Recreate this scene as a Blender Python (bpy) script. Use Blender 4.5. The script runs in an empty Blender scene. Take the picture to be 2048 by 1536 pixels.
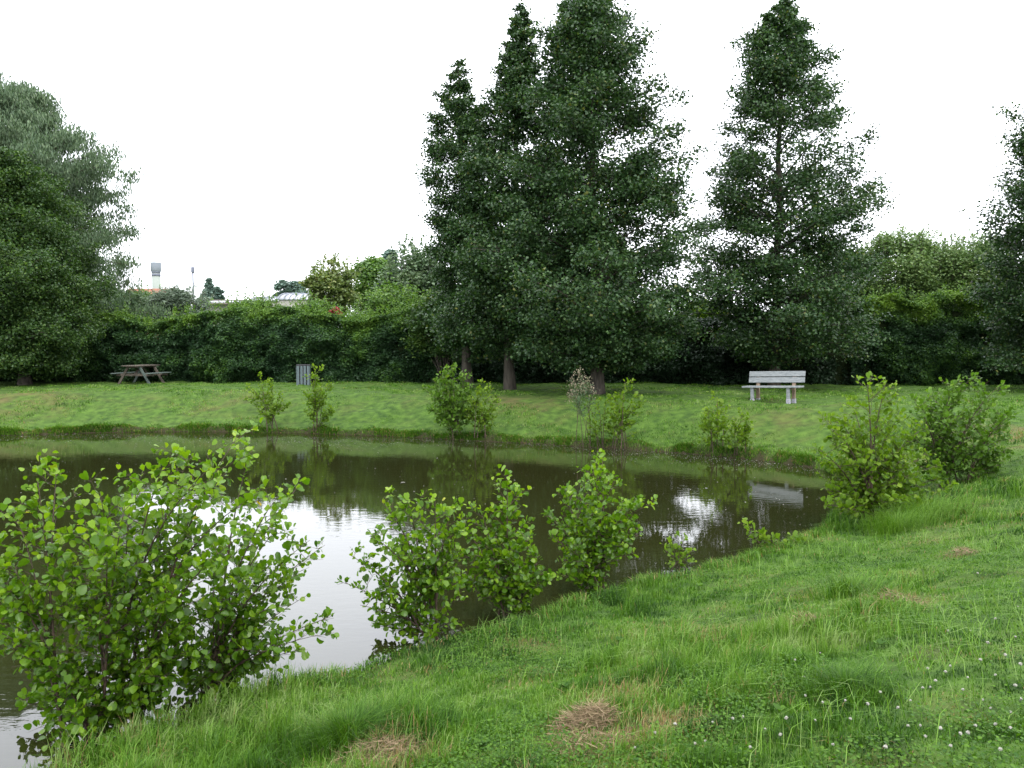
import bpy, math, random
import numpy as np
from mathutils import Vector

random.seed(7)
RNG = np.random.default_rng(11)
S = bpy.context.scene
COL = S.collection
R = math.radians

# ------------------------------------------------------------------ camera
F = 1650.0                       # focal length in photo pixels (2048 wide)
EYE = 2.55                       # eye height above the water (z = 0)
PITCH = math.atan(82.0 / F)
cam_d = bpy.data.cameras.new('camera'); cam = bpy.data.objects.new('camera', cam_d); COL.objects.link(cam)
cam.location = (0, 0, EYE); cam.rotation_euler = (math.pi/2 - PITCH, 0, 0)
cam_d.sensor_width = 36; cam_d.lens = 36*F/2048; cam_d.clip_start = .05; cam_d.clip_end = 3000
S.camera = cam

# ------------------------------------------------------------------ sky, sun, exposure
SUN_EL, SUN_AZ = R(52), R(155)    # azimuth clockwise from +Y
w = bpy.data.worlds.new('World'); S.world = w; w.use_nodes = True
nt = w.node_tree; nt.nodes.clear()
out = nt.nodes.new('ShaderNodeOutputWorld'); bg = nt.nodes.new('ShaderNodeBackground')
sky = nt.nodes.new('ShaderNodeTexSky'); sky.sky_type = 'NISHITA'; sky.sun_disc = False
sky.sun_elevation = SUN_EL; sky.sun_rotation = SUN_AZ; sky.dust_density = 4; sky.air_density = 1
tc = nt.nodes.new('ShaderNodeTexCoord'); sp = nt.nodes.new('ShaderNodeSeparateXYZ')
mr = nt.nodes.new('ShaderNodeMapRange')
mr.inputs['From Min'].default_value = 0; mr.inputs['From Max'].default_value = .9
mr.inputs['To Min'].default_value = 17.0; mr.inputs['To Max'].default_value = 23.0
cloud = nt.nodes.new('ShaderNodeVectorMath'); cloud.operation = 'SCALE'; cloud.inputs[0].default_value = (.955, .975, 1.04)
nz = nt.nodes.new('ShaderNodeTexNoise'); nz.inputs['Scale'].default_value = 2.2; nz.inputs['Detail'].default_value = 4
mr2 = nt.nodes.new('ShaderNodeMapRange'); mr2.inputs['To Min'].default_value = .86; mr2.inputs['To Max'].default_value = 1.14
mul = nt.nodes.new('ShaderNodeMath'); mul.operation = 'MULTIPLY'
add = nt.nodes.new('ShaderNodeMixRGB'); add.blend_type = 'ADD'; add.inputs[0].default_value = .25
L = nt.links.new
L(tc.outputs['Generated'], sp.inputs[0]); L(sp.outputs['Z'], mr.inputs['Value'])
L(tc.outputs['Generated'], nz.inputs['Vector']); L(nz.outputs['Fac'], mr2.inputs['Value'])
L(mr.outputs[0], mul.inputs[0]); L(mr2.outputs[0], mul.inputs[1]); L(mul.outputs[0], cloud.inputs['Scale'])
L(cloud.outputs[0], add.inputs[1]); L(sky.outputs[0], add.inputs[2])
L(add.outputs[0], bg.inputs['Color']); bg.inputs['Strength'].default_value = .1; L(bg.outputs[0], out.inputs[0])

sl = bpy.data.lights.new('sun', 'SUN'); sl.energy = 1.1; sl.angle = R(18); sl.color = (1, .96, .9)
so = bpy.data.objects.new('sun', sl); COL.objects.link(so)
dv = Vector((math.sin(SUN_AZ)*math.cos(SUN_EL), math.cos(SUN_AZ)*math.cos(SUN_EL), math.sin(SUN_EL)))
so.rotation_euler = dv.to_track_quat('Z', 'Y').to_euler(); so.location = (0, 0, 30)

S.render.engine = 'CYCLES'
S.view_settings.view_transform = 'Standard'; S.view_settings.look = 'None'
S.view_settings.gamma = 1; S.view_settings.use_curve_mapping = False
S.view_settings.exposure = .75
S.cycles.max_bounces = 6; S.cycles.diffuse_bounces = 2; S.cycles.glossy_bounces = 3
S.cycles.transmission_bounces = 4; S.cycles.transparent_max_bounces = 4

# ------------------------------------------------------------------ pixel -> world
cP, sP = math.cos(PITCH), math.sin(PITCH)
def ray(px, py):
    a = (px-1024)/F; b = -(py-768)/F
    return np.array([a, cP + b*sP, -sP + b*cP])
def at(px, py, Y):
    r = ray(px, py); k = Y/r[1]; return np.array([r[0]*k, Y, EYE + r[2]*k])
def gp(px, py, z=0.0):
    r = ray(px, py); k = (z-EYE)/r[2]; return np.array([r[0]*k, r[1]*k, z])

# ------------------------------------------------------------------ noise
_T = {}
def vnoise(x, y, s, seed=0):
    if seed not in _T: _T[seed] = np.random.default_rng(seed+100).random((128, 128))
    T = _T[seed]; x = np.asarray(x, float)/s; y = np.asarray(y, float)/s
    xi = np.floor(x).astype(int); yi = np.floor(y).astype(int); fx = x-xi; fy = y-yi
    fx = fx*fx*(3-2*fx); fy = fy*fy*(3-2*fy)
    a = T[xi % 128, yi % 128]; b = T[(xi+1) % 128, yi % 128]; c = T[xi % 128, (yi+1) % 128]; d = T[(xi+1) % 128, (yi+1) % 128]
    return (a*(1-fx)+b*fx)*(1-fy) + (c*(1-fx)+d*fx)*fy
def fbm(x, y, s, seed=0, o=3):
    v = 0; a = .5; t = 0
    for i in range(o): v = v + a*vnoise(x, y, s/2**i, seed+i); t += a; a *= .5
    return v/t
def sstep(a, b, x):
    t = np.clip((np.asarray(x, float)-a)/(b-a), 0, 1); return t*t*(3-2*t)

# ------------------------------------------------------------------ pond outline and terrain height
near_px = [(95,1525),(180,1493),(290,1440),(420,1398),(560,1360),(660,1332),(770,1290),(880,1268),(960,1248),(1060,1222),
           (1160,1190),(1240,1168),(1320,1148),(1400,1130),(1470,1112),(1540,1085),(1610,1066),(1650,1046),(1672,1015)]
far_px = [(1690,975),(1665,945),(1600,928),(1500,915),(1400,906),(1300,899),(1200,893),(1100,886),(1000,881),(900,876),
          (800,871),(700,867),(600,864),(500,862),(400,861),(300,861),(200,863),(100,865),(0,868)]
pts = [gp(x, y, .17 if x < 900 else .15)[:2] for x, y in near_px] + [gp(x, y, .04)[:2] for x, y in far_px]
pts = [np.array(p) for p in ((-34, 8), (-27, 1.0), (-16, -.6), (-8.5, .6), (-5.2, 2.6))] + pts + [np.array((-22, 22.0)), np.array((-31, 17.0))]
def catmull(P, n=8):
    P = [np.array(p, float) for p in P]; N = len(P); o = []
    for i in range(N):
        a, b, c, d = P[i-1], P[i], P[(i+1) % N], P[(i+2) % N]
        for k in range(n):
            t = k/n
            o.append(.5*((2*b)+(-a+c)*t+(2*a-5*b+4*c-d)*t*t+(-a+3*b-3*c+d)*t**3))
    return np.array(o)
POND = catmull(pts, 5)
POND += np.stack([fbm(POND[:,0], POND[:,1], .8, 40)-.5, fbm(POND[:,0], POND[:,1], .8, 50)-.5], 1)*.16
A_ = POND; B_ = np.roll(POND, -1, 0)
def sdist(x, y):
    """signed distance to the shore: positive on land"""
    x = np.atleast_1d(np.asarray(x, float)).ravel(); y = np.atleast_1d(np.asarray(y, float)).ravel()
    out = np.empty(len(x)); CH = 40000
    for s in range(0, len(x), CH):
        X = x[s:s+CH]; Y = y[s:s+CH]; best = np.full(len(X), 1e9); ins = np.zeros(len(X), bool)
        for (ax, ay), (bx, by) in zip(A_, B_):
            dx, dy = bx-ax, by-ay
            t = np.clip(((X-ax)*dx+(Y-ay)*dy)/(dx*dx+dy*dy+1e-12), 0, 1)
            d = (X-ax-t*dx)**2+(Y-ay-t*dy)**2; np.minimum(best, d, out=best)
            c = ((ay > Y) != (by > Y)); 
            if c.any(): ins ^= c & (X < (bx-ax)*(Y-ay)/(by-ay+1e-12)+ax)
        out[s:s+CH] = np.where(ins, -1, 1)*np.sqrt(best)
    return out
def height(x, y, sd=None):
    x = np.asarray(x, float).ravel(); y = np.asarray(y, float).ravel()
    if sd is None: sd = sdist(x, y)
    wdt = 4.6 + (3.0-4.6)*sstep(8, 16, y)
    lip = .05 + .09*vnoise(x, y, .5, 3) + .06*vnoise(x, y, 1.7, 4)
    t = np.clip(sd/wdt, 0, 1)
    z = lip*sstep(-.02, .10, sd) + (1.0-.15)*(.35*t + .65*t*t*(3-2*t))
    z = z + (fbm(x, y, 1.6, 8)-.5)*.10*np.clip(sd/.6, 0, 1)*(1-.6*sstep(14, 26, y))
    z = z + (vnoise(x, y, .35, 12)-.5)*.03*np.clip(sd/.4, 0, 1)*(1-sstep(10, 20, y))
    return np.where(sd < 0, np.maximum(-.6, sd*.9-.03), z)
def hz(x, y): return float(height([x], [y])[0])
def hit(px, py):
    """where the view ray through a photo pixel meets the ground"""
    r = ray(px, py); ks = np.linspace(1.5, 60, 1800); X = r[0]*ks; Y = r[1]*ks; Z = EYE+r[2]*ks
    H = np.maximum(height(X, Y), 0); i = np.argmax(Z <= H)
    if Z[i] > H[i]: i = len(ks)-1
    return np.array([X[i], Y[i], H[i]])
# dry, cut-grass and bare patches, plus far-left bank shadow painted brown (x, y, radius, strength)
SPOT = [(1180,1465,.20,.9),(1180,1505,.28,.7),(750,1530,.26,1.0),(1270,1395,.22,.7),(1790,1205,.28,.9),(1610,1250,.18,.9),(1700,1170,.4,.35),
        (1925,1110,.16,1.0),(1840,1085,.3,.45),(1450,1270,.35,.35),(1020,800,.75,1.0),(1080,812,.8,.55),(1500,850,1.2,.4),(1600,835,.6,.5),
        (820,797,.5,.5),(470,800,.9,.6),(560,812,.8,.35),(20,795,1.4,1.1),(120,800,.9,.7),(300,800,.6,.4),(1950,900,.8,.5),(2020,860,1.0,.4),
        (1320,808,.4,.6),(1700,820,.5,.4),(250,815,.5,.4),(1230,1490,.3,.6),(1350,1430,.2,.4),(1060,1290,.25,.35),(700,815,.5,.3),(1545,803,.45,.5),(640,772,.5,.4),(285,768,.9,.5)]
SPOTW = [(*hit(a, b)[:2], c, d) for a, b, c, d in SPOT]
def dryness(x, y):
    v = .30*sstep(.60, .85, fbm(x, y, 1.3, 20)) + .22*sstep(.55, .8, fbm(x, y, .5, 25))
    wob = 1+.7*(fbm(x, y, .3, 33)-.5)
    for a, b, c, d in SPOTW: v = v + d*np.exp(-((x-a)**2+(y-b)**2*(.5 if b > 12 else 1))/(c*c)*wob*1.3)
    v = v*(.25+1.15*sstep(.30, .72, fbm(x, y, .28, 37)))*(1-.6*sstep(14, 18, y))
    return np.clip(v, 0, 1)

# ------------------------------------------------------------------ mesh helpers
def mk(name, V, loops, starts, totals, mat, parent=None, tint=None, smooth=False, extra=None):
    me = bpy.data.meshes.new(name)
    V = np.asarray(V, np.float32); me.vertices.add(len(V)); me.vertices.foreach_set('co', V.ravel())
    me.loops.add(len(loops)); me.loops.foreach_set('vertex_index', np.asarray(loops, np.int32))
    me.polygons.add(len(starts)); me.polygons.foreach_set('loop_start', np.asarray(starts, np.int32))
    me.polygons.foreach_set('loop_total', np.asarray(totals, np.int32))
    if smooth: me.polygons.foreach_set('use_smooth', np.ones(len(starts), bool))
    if tint is not None:
        a = me.attributes.new('tint', 'FLOAT', 'POINT'); a.data.foreach_set('value', np.asarray(tint, np.float32))
    for k, v in (extra or {}).items():
        a = me.attributes.new(k, 'FLOAT', 'POINT'); a.data.foreach_set('value', np.asarray(v, np.float32))
    me.update(calc_edges=True); me.materials.append(mat)
    o = bpy.data.objects.new(name, me); COL.objects.link(o)
    if parent is not None:
        o.parent = parent; o.location = -Vector(parent.location)   # vertices are given in world coordinates
    return o
def facearr(T, nv, N):
    """template faces (list of tuples) repeated N times"""
    fl = np.concatenate([np.array(f) for f in T]); tot = np.array([len(f) for f in T])
    loops = (fl[None, :] + (np.arange(N)*nv)[:, None]).ravel()
    totals = np.tile(tot, N); starts = np.concatenate([[0], np.cumsum(totals)[:-1]])
    return loops, starts, totals
def norm(a): return a/(np.linalg.norm(a, axis=-1, keepdims=True)+1e-9)
def _alder():
    mid = [(0,0,0),(.33,0,-.02),(.66,0,-.07),(.95,0,-.16)]
    e = [(.07,.11,.05),(.20,.27,.08),(.36,.34,.10),(.45,.44,.10),(.63,.43,.08),(.74,.48,.05),(.88,.39,.0),(.99,.30,-.06),(1.0,.13,-.12)]
    V = mid+e+[(a, -b, c*.8+.02*math.sin(9*a)) for a, b, c in e]
    F_ = []
    for o_, fl in ((4, 0), (13, 1)):
        q_ = [(0, o_, o_+1, 1), (1, o_+1, o_+2), (1, o_+2, o_+3, o_+4), (1, o_+4, 2), (2, o_+4, o_+5, o_+6), (2, o_+6, 3), (3, o_+6, o_+7, o_+8)]
        F_ += [f if not fl else f[::-1] for f in q_]
    return np.array(V, float), F_
ALDER = _alder()
DIAM = (np.array([(0,0,0),(.45,.40,.06),(1,0,-.05),(.45,-.40,.06)], float), [(0,2,1),(0,3,2)])
OVAL = (np.array([(0,0,0),(.3,.36,.06),(.8,.33,.03),(1,0,-.06),(.8,-.33,.03),(.3,-.36,.06)], float), [(0,3,2,1),(0,5,4,3)])
SLIM = (np.array([(0,0,0),(.5,.13,.02),(1,0,-.12),(.5,-.13,.02)], float), [(0,2,1),(0,3,2)])
def leaves(name, P, U, W, size, tmpl, mat, parent=None, tint=None, smooth=False, rng=RNG):
    """P points, U leaf axis, W leaf normal"""
    U = norm(U); V = norm(np.cross(W, U)); W = np.cross(U, V)
    T, Fc = tmpl; N = len(P); size = np.broadcast_to(size, (N,))[:, None, None]
    wid = rng.uniform(.72, 1.15, (N, 1, 1)); curl = rng.uniform(-.4, 2.6, (N, 1, 1))
    X = P[:, None, :] + size*(T[None, :, 0:1]*U[:, None, :] + wid*T[None, :, 1:2]*V[:, None, :] + curl*T[None, :, 2:3]*W[:, None, :])
    if tint is None: tint = rng.random(N)
    lo, st, to = facearr(Fc, len(T), N)
    return mk(name, X.reshape(-1, 3), lo, st, to, mat, parent, np.repeat(tint, len(T)), smooth)
def tubes(name, P, Rad, k, mat, parent=None):
    """P (B,M,3) polylines, Rad (B,M)"""
    P = np.asarray(P, float); B, M, _ = P.shape
    D = np.gradient(P, axis=1); D = norm(D)
    ref = np.where(np.abs(D[..., 2:3]) > .9, np.array([1., 0, 0]), np.array([0, 0, 1.]))
    X = norm(np.cross(ref, D)); Y = np.cross(D, X)
    a = np.linspace(0, 2*math.pi, k, endpoint=False)
    V = P[:, :, None, :] + Rad[:, :, None, None]*(np.cos(a)[None, None, :, None]*X[:, :, None, :] + np.sin(a)[None, None, :, None]*Y[:, :, None, :])
    T = [(m*k+i, m*k+(i+1) % k, (m+1)*k+(i+1) % k, (m+1)*k+i) for m in range(M-1) for i in range(k)]
    T.append(tuple(range((M-1)*k, M*k)))
    lo, st, to = facearr(T, M*k, B)
    return V.reshape(-1, 3), lo, st, to
def merge_tubes(name, parts, mat, parent=None):
    Vs, Ls, Ss, Ts = [], [], [], []; vo = lo_ = 0
    for V, l, s, t in parts:
        Vs.append(V); Ls.append(l+vo); Ss.append(s+lo_); Ts.append(t); vo += len(V); lo_ += len(l)
    return mk(name, np.concatenate(Vs), np.concatenate(Ls), np.concatenate(Ss), np.concatenate(Ts), mat, parent, smooth=True)
def bez(A, C, B, M):
    t = np.linspace(0, 1, M)[None, :, None]
    return (1-t)**2*A[:, None, :] + 2*t*(1-t)*C[:, None, :] + t*t*B[:, None, :]
def bezat(A, C, B, s):
    s = s[:, None]; return (1-s)**2*A+2*s*(1-s)*C+s*s*B
def tag(o, label=None, cat=None, group=None, kind=None):
    if label: o['label'] = label
    if cat: o['category'] = cat
    if group: o['group'] = group
    if kind: o['kind'] = kind
    return o
def thing(name, label, cat, loc=(0, 0, 0), group=None):
    o = bpy.data.objects.new(name, None); COL.objects.link(o); o.location = Vector([float(v) for v in loc]); o.empty_display_size = .2
    return tag(o, label, cat, group)

# ------------------------------------------------------------------ materials
def mat(name):
    m = bpy.data.materials.new(name); m.use_nodes = True; n = m.node_tree.nodes; n.clear()
    return m, n, m.node_tree.links.new
def leafmat(name, stops, rough=.5, transl=.3, tcol=(1.25, 1.35, .55), spec=.28):
    m, n, l = mat(name); o = n.new('ShaderNodeOutputMaterial'); mx = n.new('ShaderNodeMixShader'); p = n.new('ShaderNodeBsdfPrincipled')
    tr = n.new('ShaderNodeBsdfTranslucent'); at_ = n.new('ShaderNodeAttribute'); at_.attribute_name = 'tint'
    cr = n.new('ShaderNodeValToRGB'); cr.color_ramp.interpolation = 'LINEAR'
    e = cr.color_ramp.elements
    while len(e) < len(stops): e.new(.5)
    for i, (ps, c) in enumerate(stops): e[i].position = ps; e[i].color = (*c, 1)
    tm = n.new('ShaderNodeMixRGB'); tm.blend_type = 'MULTIPLY'; tm.inputs[0].default_value = 1; tm.inputs[2].default_value = (*tcol, 1)
    l(at_.outputs['Fac'], cr.inputs[0]); l(cr.outputs[0], p.inputs['Base Color']); l(cr.outputs[0], tm.inputs[1]); l(tm.outputs[0], tr.inputs[0])
    p.inputs['Roughness'].default_value = rough; p.inputs['Specular IOR Level'].default_value = spec
    mx.inputs[0].default_value = transl; l(p.outputs[0], mx.inputs[1]); l(tr.outputs[0], mx.inputs[2]); l(mx.outputs[0], o.inputs[0])
    return m
def solid(name, c1, c2, scale=6, rough=.8, bump=.3, stretch=(1, 1, 1), spec=.3, detail=5):
    m, n, l = mat(name); o = n.new('ShaderNodeOutputMaterial'); p = n.new('ShaderNodeBsdfPrincipled')
    tc = n.new('ShaderNodeTexCoord'); mp = n.new('ShaderNodeMapping'); mp.inputs['Scale'].default_value = stretch
    nz = n.new('ShaderNodeTexNoise'); nz.inputs['Scale'].default_value = scale; nz.inputs['Detail'].default_value = detail
    cr = n.new('ShaderNodeValToRGB'); cr.color_ramp.elements[0].position = .32; cr.color_ramp.elements[1].position = .68
    cr.color_ramp.elements[0].color = (*c1, 1); cr.color_ramp.elements[1].color = (*c2, 1)
    b = n.new('ShaderNodeBump'); b.inputs['Strength'].default_value = bump; b.inputs['Distance'].default_value = .02
    l(tc.outputs['Object'], mp.inputs[0]); l(mp.outputs[0], nz.inputs['Vector']); l(nz.outputs['Fac'], cr.inputs[0])
    l(cr.outputs[0], p.inputs['Base Color']); l(nz.outputs['Fac'], b.inputs['Height']); l(b.outputs[0], p.inputs['Normal'])
    p.inputs['Roughness'].default_value = rough; p.inputs['Specular IOR Level'].default_value = spec; l(p.outputs[0], o.inputs[0])
    return m
M = {}
M['bush'] = leafmat('alder leaf near', [(0, (.025, .070, .004)), (.4, (.068, .150, .006)), (.75, (.15, .255, .011)), (.955, (.22, .29, .014)), (1, (.32, .24, .015))], .34, .42, (1.35, 1.4, .35), .36)
M['bush_light'] = leafmat('sapling leaf', [(0, (.050, .105, .008)), (.5, (.10, .18, .012)), (.9, (.18, .26, .018)), (1, (.32, .27, .02))], .45, .45, spec=.22)
M['bush_mid'] = leafmat('bank shrub leaf', [(0, (.035, .085, .010)), (.6, (.080, .160, .016)), (1, (.15, .24, .025))], .45, .42, spec=.25)
M['alder'] = leafmat('alder crown leaf', [(0, (.014, .037, .014)), (.6, (.032, .070, .021)), (.93, (.062, .115, .028)), (1, (.09, .10, .02))], .45, .22, (1.1, 1.3, .5), .30)
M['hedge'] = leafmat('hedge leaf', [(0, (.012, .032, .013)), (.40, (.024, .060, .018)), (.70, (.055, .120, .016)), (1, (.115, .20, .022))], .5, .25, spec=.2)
M['hedge_dark'] = leafmat('shaded hedge leaf', [(0, (.009, .024, .010)), (.7, (.018, .045, .016)), (1, (.05, .09, .02))], .5, .15)  # darker copy of the hedge leaf, alder shade put into its colour
M['willow'] = leafmat('willow leaf', [(0, (.050, .088, .045)), (.6, (.088, .140, .068)), (1, (.15, .20, .11))], .5, .25, (1, 1.15, .7))
M['broad'] = leafmat('broad tree leaf', [(0, (.020, .048, .016)), (.6, (.042, .088, .020)), (1, (.085, .14, .026))], .45, .28)
M['silver'] = leafmat('silver shrub leaf', [(0, (.09, .13, .09)), (.6, (.15, .20, .14)), (1, (.24, .29, .22))], .5, .22, (1, 1.1, .8))
M['yellowish'] = leafmat('yellowish leaf', [(0, (.075, .115, .035)), (.6, (.125, .175, .055)), (1, (.20, .22, .08))], .5, .3)
M['far'] = leafmat('hazy distant leaf', [(0, (.075, .13, .105)), (1, (.13, .19, .15))], .6, .2, (1, 1.1, .8))  # pale blue-green, distance haze put into the leaf colour
M['shrubgreen'] = leafmat('garden shrub leaf', [(0, (.045, .095, .025)), (.6, (.085, .165, .035)), (1, (.16, .25, .05))], .45, .3)
M['pale'] = leafmat('pale distant shrub leaf', [(0, (.055, .105, .030)), (.6, (.100, .170, .050)), (1, (.17, .23, .08))], .5, .28, (1.1, 1.15, .7))
M['red'] = leafmat('red rose petal', [(0, (.20, .006, .035)), (1, (.38, .015, .07))], .5, .3, (1.2, .6, .6))
M['pink'] = leafmat('pink seed head', [(0, (.11, .13, .06)), (1, (.24, .19, .14))], .7, .3, (1, 1, 1))
M['grass'] = leafmat('grass blade', [(0, (.018, .055, .006)), (.35, (.055, .140, .008)), (.60, (.118, .225, .024)), (.72, (.18, .26, .08)), (.86, (.19, .14, .06)), (1, (.30, .21, .10))], .5, .32, (1.1, 1.15, .6), .22)
M['clover'] = leafmat('clover leaf', [(0, (.022, .070, .005)), (1, (.075, .160, .010))], .5, .35, spec=.2)
M['hay'] = leafmat('dry cut grass', [(0, (.12, .082, .042)), (1, (.28, .21, .12))], .7, .15, (1, 1, 1))
M['bark'] = solid('bark', (.028, .025, .019), (.075, .064, .050), 14, .9, .8, (1, 1, .25))
M['twig'] = solid('twig bark', (.030, .020, .014), (.075, .050, .035), 30, .7, .3)
M['wood'] = solid('weathered grey wood', (.12, .135, .14), (.235, .25, .25), 9, .75, .35, (1, 8, 8))
M['wood_end'] = solid('weathered brown wood', (.12, .09, .06), (.24, .18, .13), 12, .8, .3, (1, 1, 5))
M['table_wood'] = solid('old table wood', (.055, .048, .038), (.12, .10, .08), 7, .85, .3, (4, 1, 4))
M['table_green'] = solid('mossy table wood', (.045, .062, .055), (.10, .125, .11), 7, .85, .3, (4, 1, 4))
M['concrete'] = solid('concrete', (.20, .20, .23), (.30, .30, .33), 20, .9, .3)
M['bin'] = solid('grey green painted slat', (.06, .085, .09), (.105, .135, .14), 8, .7, .3, (6, 6, 1))
M['bin_dark'] = solid('dark metal', (.02, .02, .022), (.04, .04, .045), 10, .6, .1)
M['core'] = solid('dark hedge core', (.006, .010, .004), (.014, .020, .008), 9, 1, .5, spec=.0)  # fill of the hedge core, dark interior put into the colour
M['soil'] = solid('bank soil', (.030, .024, .014), (.075, .060, .038), 12, .9, .6)
M['tower'] = solid('tower concrete', (.17, .19, .215), (.22, .24, .275), .5, .8, .1)  # grey-blue of far haze put into the concrete colour
M['tower2'] = solid('tower shaft concrete', (.22, .25, .22), (.28, .31, .28), .4, .8, .1, (1, 1, .2))
M['chim'] = solid('grey stack', (.12, .13, .165), (.16, .17, .215), .6, .8, .1)  # bluish tone of far haze put into this colour too
M['brick'] = solid('red brick', (.15, .055, .03), (.22, .085, .05), 2, .85, .1)
M['tiles'] = solid('clay roof tile', (.17, .06, .035), (.24, .095, .055), 3, .8, .2)
M['whiteroof'] = solid('pale metal roof', (.30, .32, .34), (.42, .44, .46), 1.2, .35, .1, (1, .2, 1))
M['render'] = solid('cream render', (.20, .20, .17), (.28, .27, .24), 1, .85, .1)
M['fascia'] = solid('dark fascia', (.10, .08, .07), (.16, .13, .12), 3, .8, .1)
M['glass'] = solid('window glass', (.03, .035, .04), (.05, .06, .07), 1, .12, 0, spec=.6)
M['white'] = solid('clover flower', (.17, .165, .13), (.27, .265, .235), 200, .8, .2)
M['fleck'] = leafmat('floating fleck', [(0, (.08, .075, .05)), (.6, (.17, .17, .15)), (1, (.35, .35, .33))], .6, .1, (1, 1, 1))

# ------------------------------------------------------------------ terrain: one sheet to the horizon
def axis(a, b, n, c, k):
    lo = math.asinh((a-c)/k); hi = math.asinh((b-c)/k); return c + k*np.sinh(np.linspace(lo, hi, n))
gx = axis(-1500, 1500, 520, 0, 9.0); gy = np.concatenate([np.linspace(-60, -4, 20), np.linspace(-3.5, 26, 330), 26+14*np.sinh(np.linspace(.03, 5.3, 120))])
X, Y = np.meshgrid(gx, gy); xr, yr = X.ravel(), Y.ravel(); sd = sdist(xr, yr); Z = height(xr, yr, sd)
nx, ny = len(gx), len(gy); ii = np.arange(nx*ny).reshape(ny, nx)
q = np.stack([ii[:-1, :-1], ii[:-1, 1:], ii[1:, 1:], ii[1:, :-1]], -1).reshape(-1, 4)
m, n, l = mat('ground'); o = n.new('ShaderNodeOutputMaterial'); p = n.new('ShaderNodeBsdfPrincipled')
ad = n.new('ShaderNodeAttribute'); ad.attribute_name = 'dry'; ae = n.new('ShaderNodeAttribute'); ae.attribute_name = 'edge'
tcn = n.new('ShaderNodeTexCoord'); nz1 = n.new('ShaderNodeTexNoise'); nz1.inputs['Scale'].default_value = 5; nz1.inputs['Detail'].default_value = 8
cr = n.new('ShaderNodeValToRGB'); cr.color_ramp.elements[0].position = .3; cr.color_ramp.elements[0].color = (.022, .048, .010, 1)
cr.color_ramp.elements[1].position = .7; cr.color_ramp.elements[1].color = (.065, .120, .020, 1)
m1 = n.new('ShaderNodeMixRGB'); m1.inputs[2].default_value = (.11, .075, .038, 1); m2 = n.new('ShaderNodeMixRGB'); m2.inputs[2].default_value = (.030, .026, .014, 1)
bp = n.new('ShaderNodeBump'); bp.inputs['Strength'].default_value = .8; bp.inputs['Distance'].default_value = .04
l(tcn.outputs['Object'], nz1.inputs['Vector']); l(nz1.outputs['Fac'], cr.inputs[0]); l(cr.outputs[0], m1.inputs[1]); l(ad.outputs['Fac'], m1.inputs[0])
l(m1.outputs[0], m2.inputs[1]); l(ae.outputs['Fac'], m2.inputs[0]); l(m2.outputs[0], p.inputs['Base Color']); l(nz1.outputs['Fac'], bp.inputs['Height'])
l(bp.outputs[0], p.inputs['Normal']); p.inputs['Roughness'].default_value = .95; p.inputs['Specular IOR Level'].default_value = .1; l(p.outputs[0], o.inputs[0])
dry = dryness(xr, yr)*(sd > 0)
ground = mk('ground', np.stack([xr, yr, Z], 1), q.ravel(), np.arange(len(q))*4, np.full(len(q), 4), m, smooth=True,
            extra={'dry': dry, 'edge': 1-sstep(.05, .22, sd)})
tag(ground, kind='structure')

# ------------------------------------------------------------------ water
m, n, l = mat('pond water'); o = n.new('ShaderNodeOutputMaterial'); p = n.new('ShaderNodeBsdfPrincipled')
p.inputs['Base Color'].default_value = (.014, .0155, .0045, 1); p.inputs['Roughness'].default_value = .012; p.inputs['IOR'].default_value = 1.52
tcn = n.new('ShaderNodeTexCoord'); mp = n.new('ShaderNodeMapping'); mp.inputs['Scale'].default_value = (1, 2.0, 1)
n1 = n.new('ShaderNodeTexNoise'); n1.inputs['Scale'].default_value = 4.5; n1.inputs['Detail'].default_value = 3
n2 = n.new('ShaderNodeTexNoise'); n2.inputs['Scale'].default_value = .35; n2.inputs['Detail'].default_value = 2
mm = n.new('ShaderNodeMapRange'); mm.inputs['From Min'].default_value = .38; mm.inputs['From Max'].default_value = .66; mm.inputs['To Min'].default_value = .25; mm.inputs['To Max'].default_value = 1.3
mu = n.new('ShaderNodeMath'); mu.operation = 'MULTIPLY'
bp = n.new('ShaderNodeBump'); bp.inputs['Strength'].default_value = .5; bp.inputs['Distance'].default_value = .0034
l(tcn.outputs['Object'], mp.inputs[0]); l(mp.outputs[0], n1.inputs['Vector']); l(tcn.outputs['Object'], n2.inputs['Vector'])
l(n2.outputs['Fac'], mm.inputs['Value']); l(n1.outputs['Fac'], mu.inputs[0]); l(mm.outputs[0], mu.inputs[1]); l(mu.outputs[0], bp.inputs['Height'])
l(bp.outputs[0], p.inputs['Normal']); l(p.outputs[0], o.inputs[0])
c0 = POND.mean(0); wr = POND + norm(POND-c0)*.35
water = mk('water', np.concatenate([wr, np.zeros((0, 2))]).tolist() and np.column_stack([wr, np.zeros(len(wr))]), np.arange(len(wr)), [0], [len(wr)], m)
tag(water, kind='structure')

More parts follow.
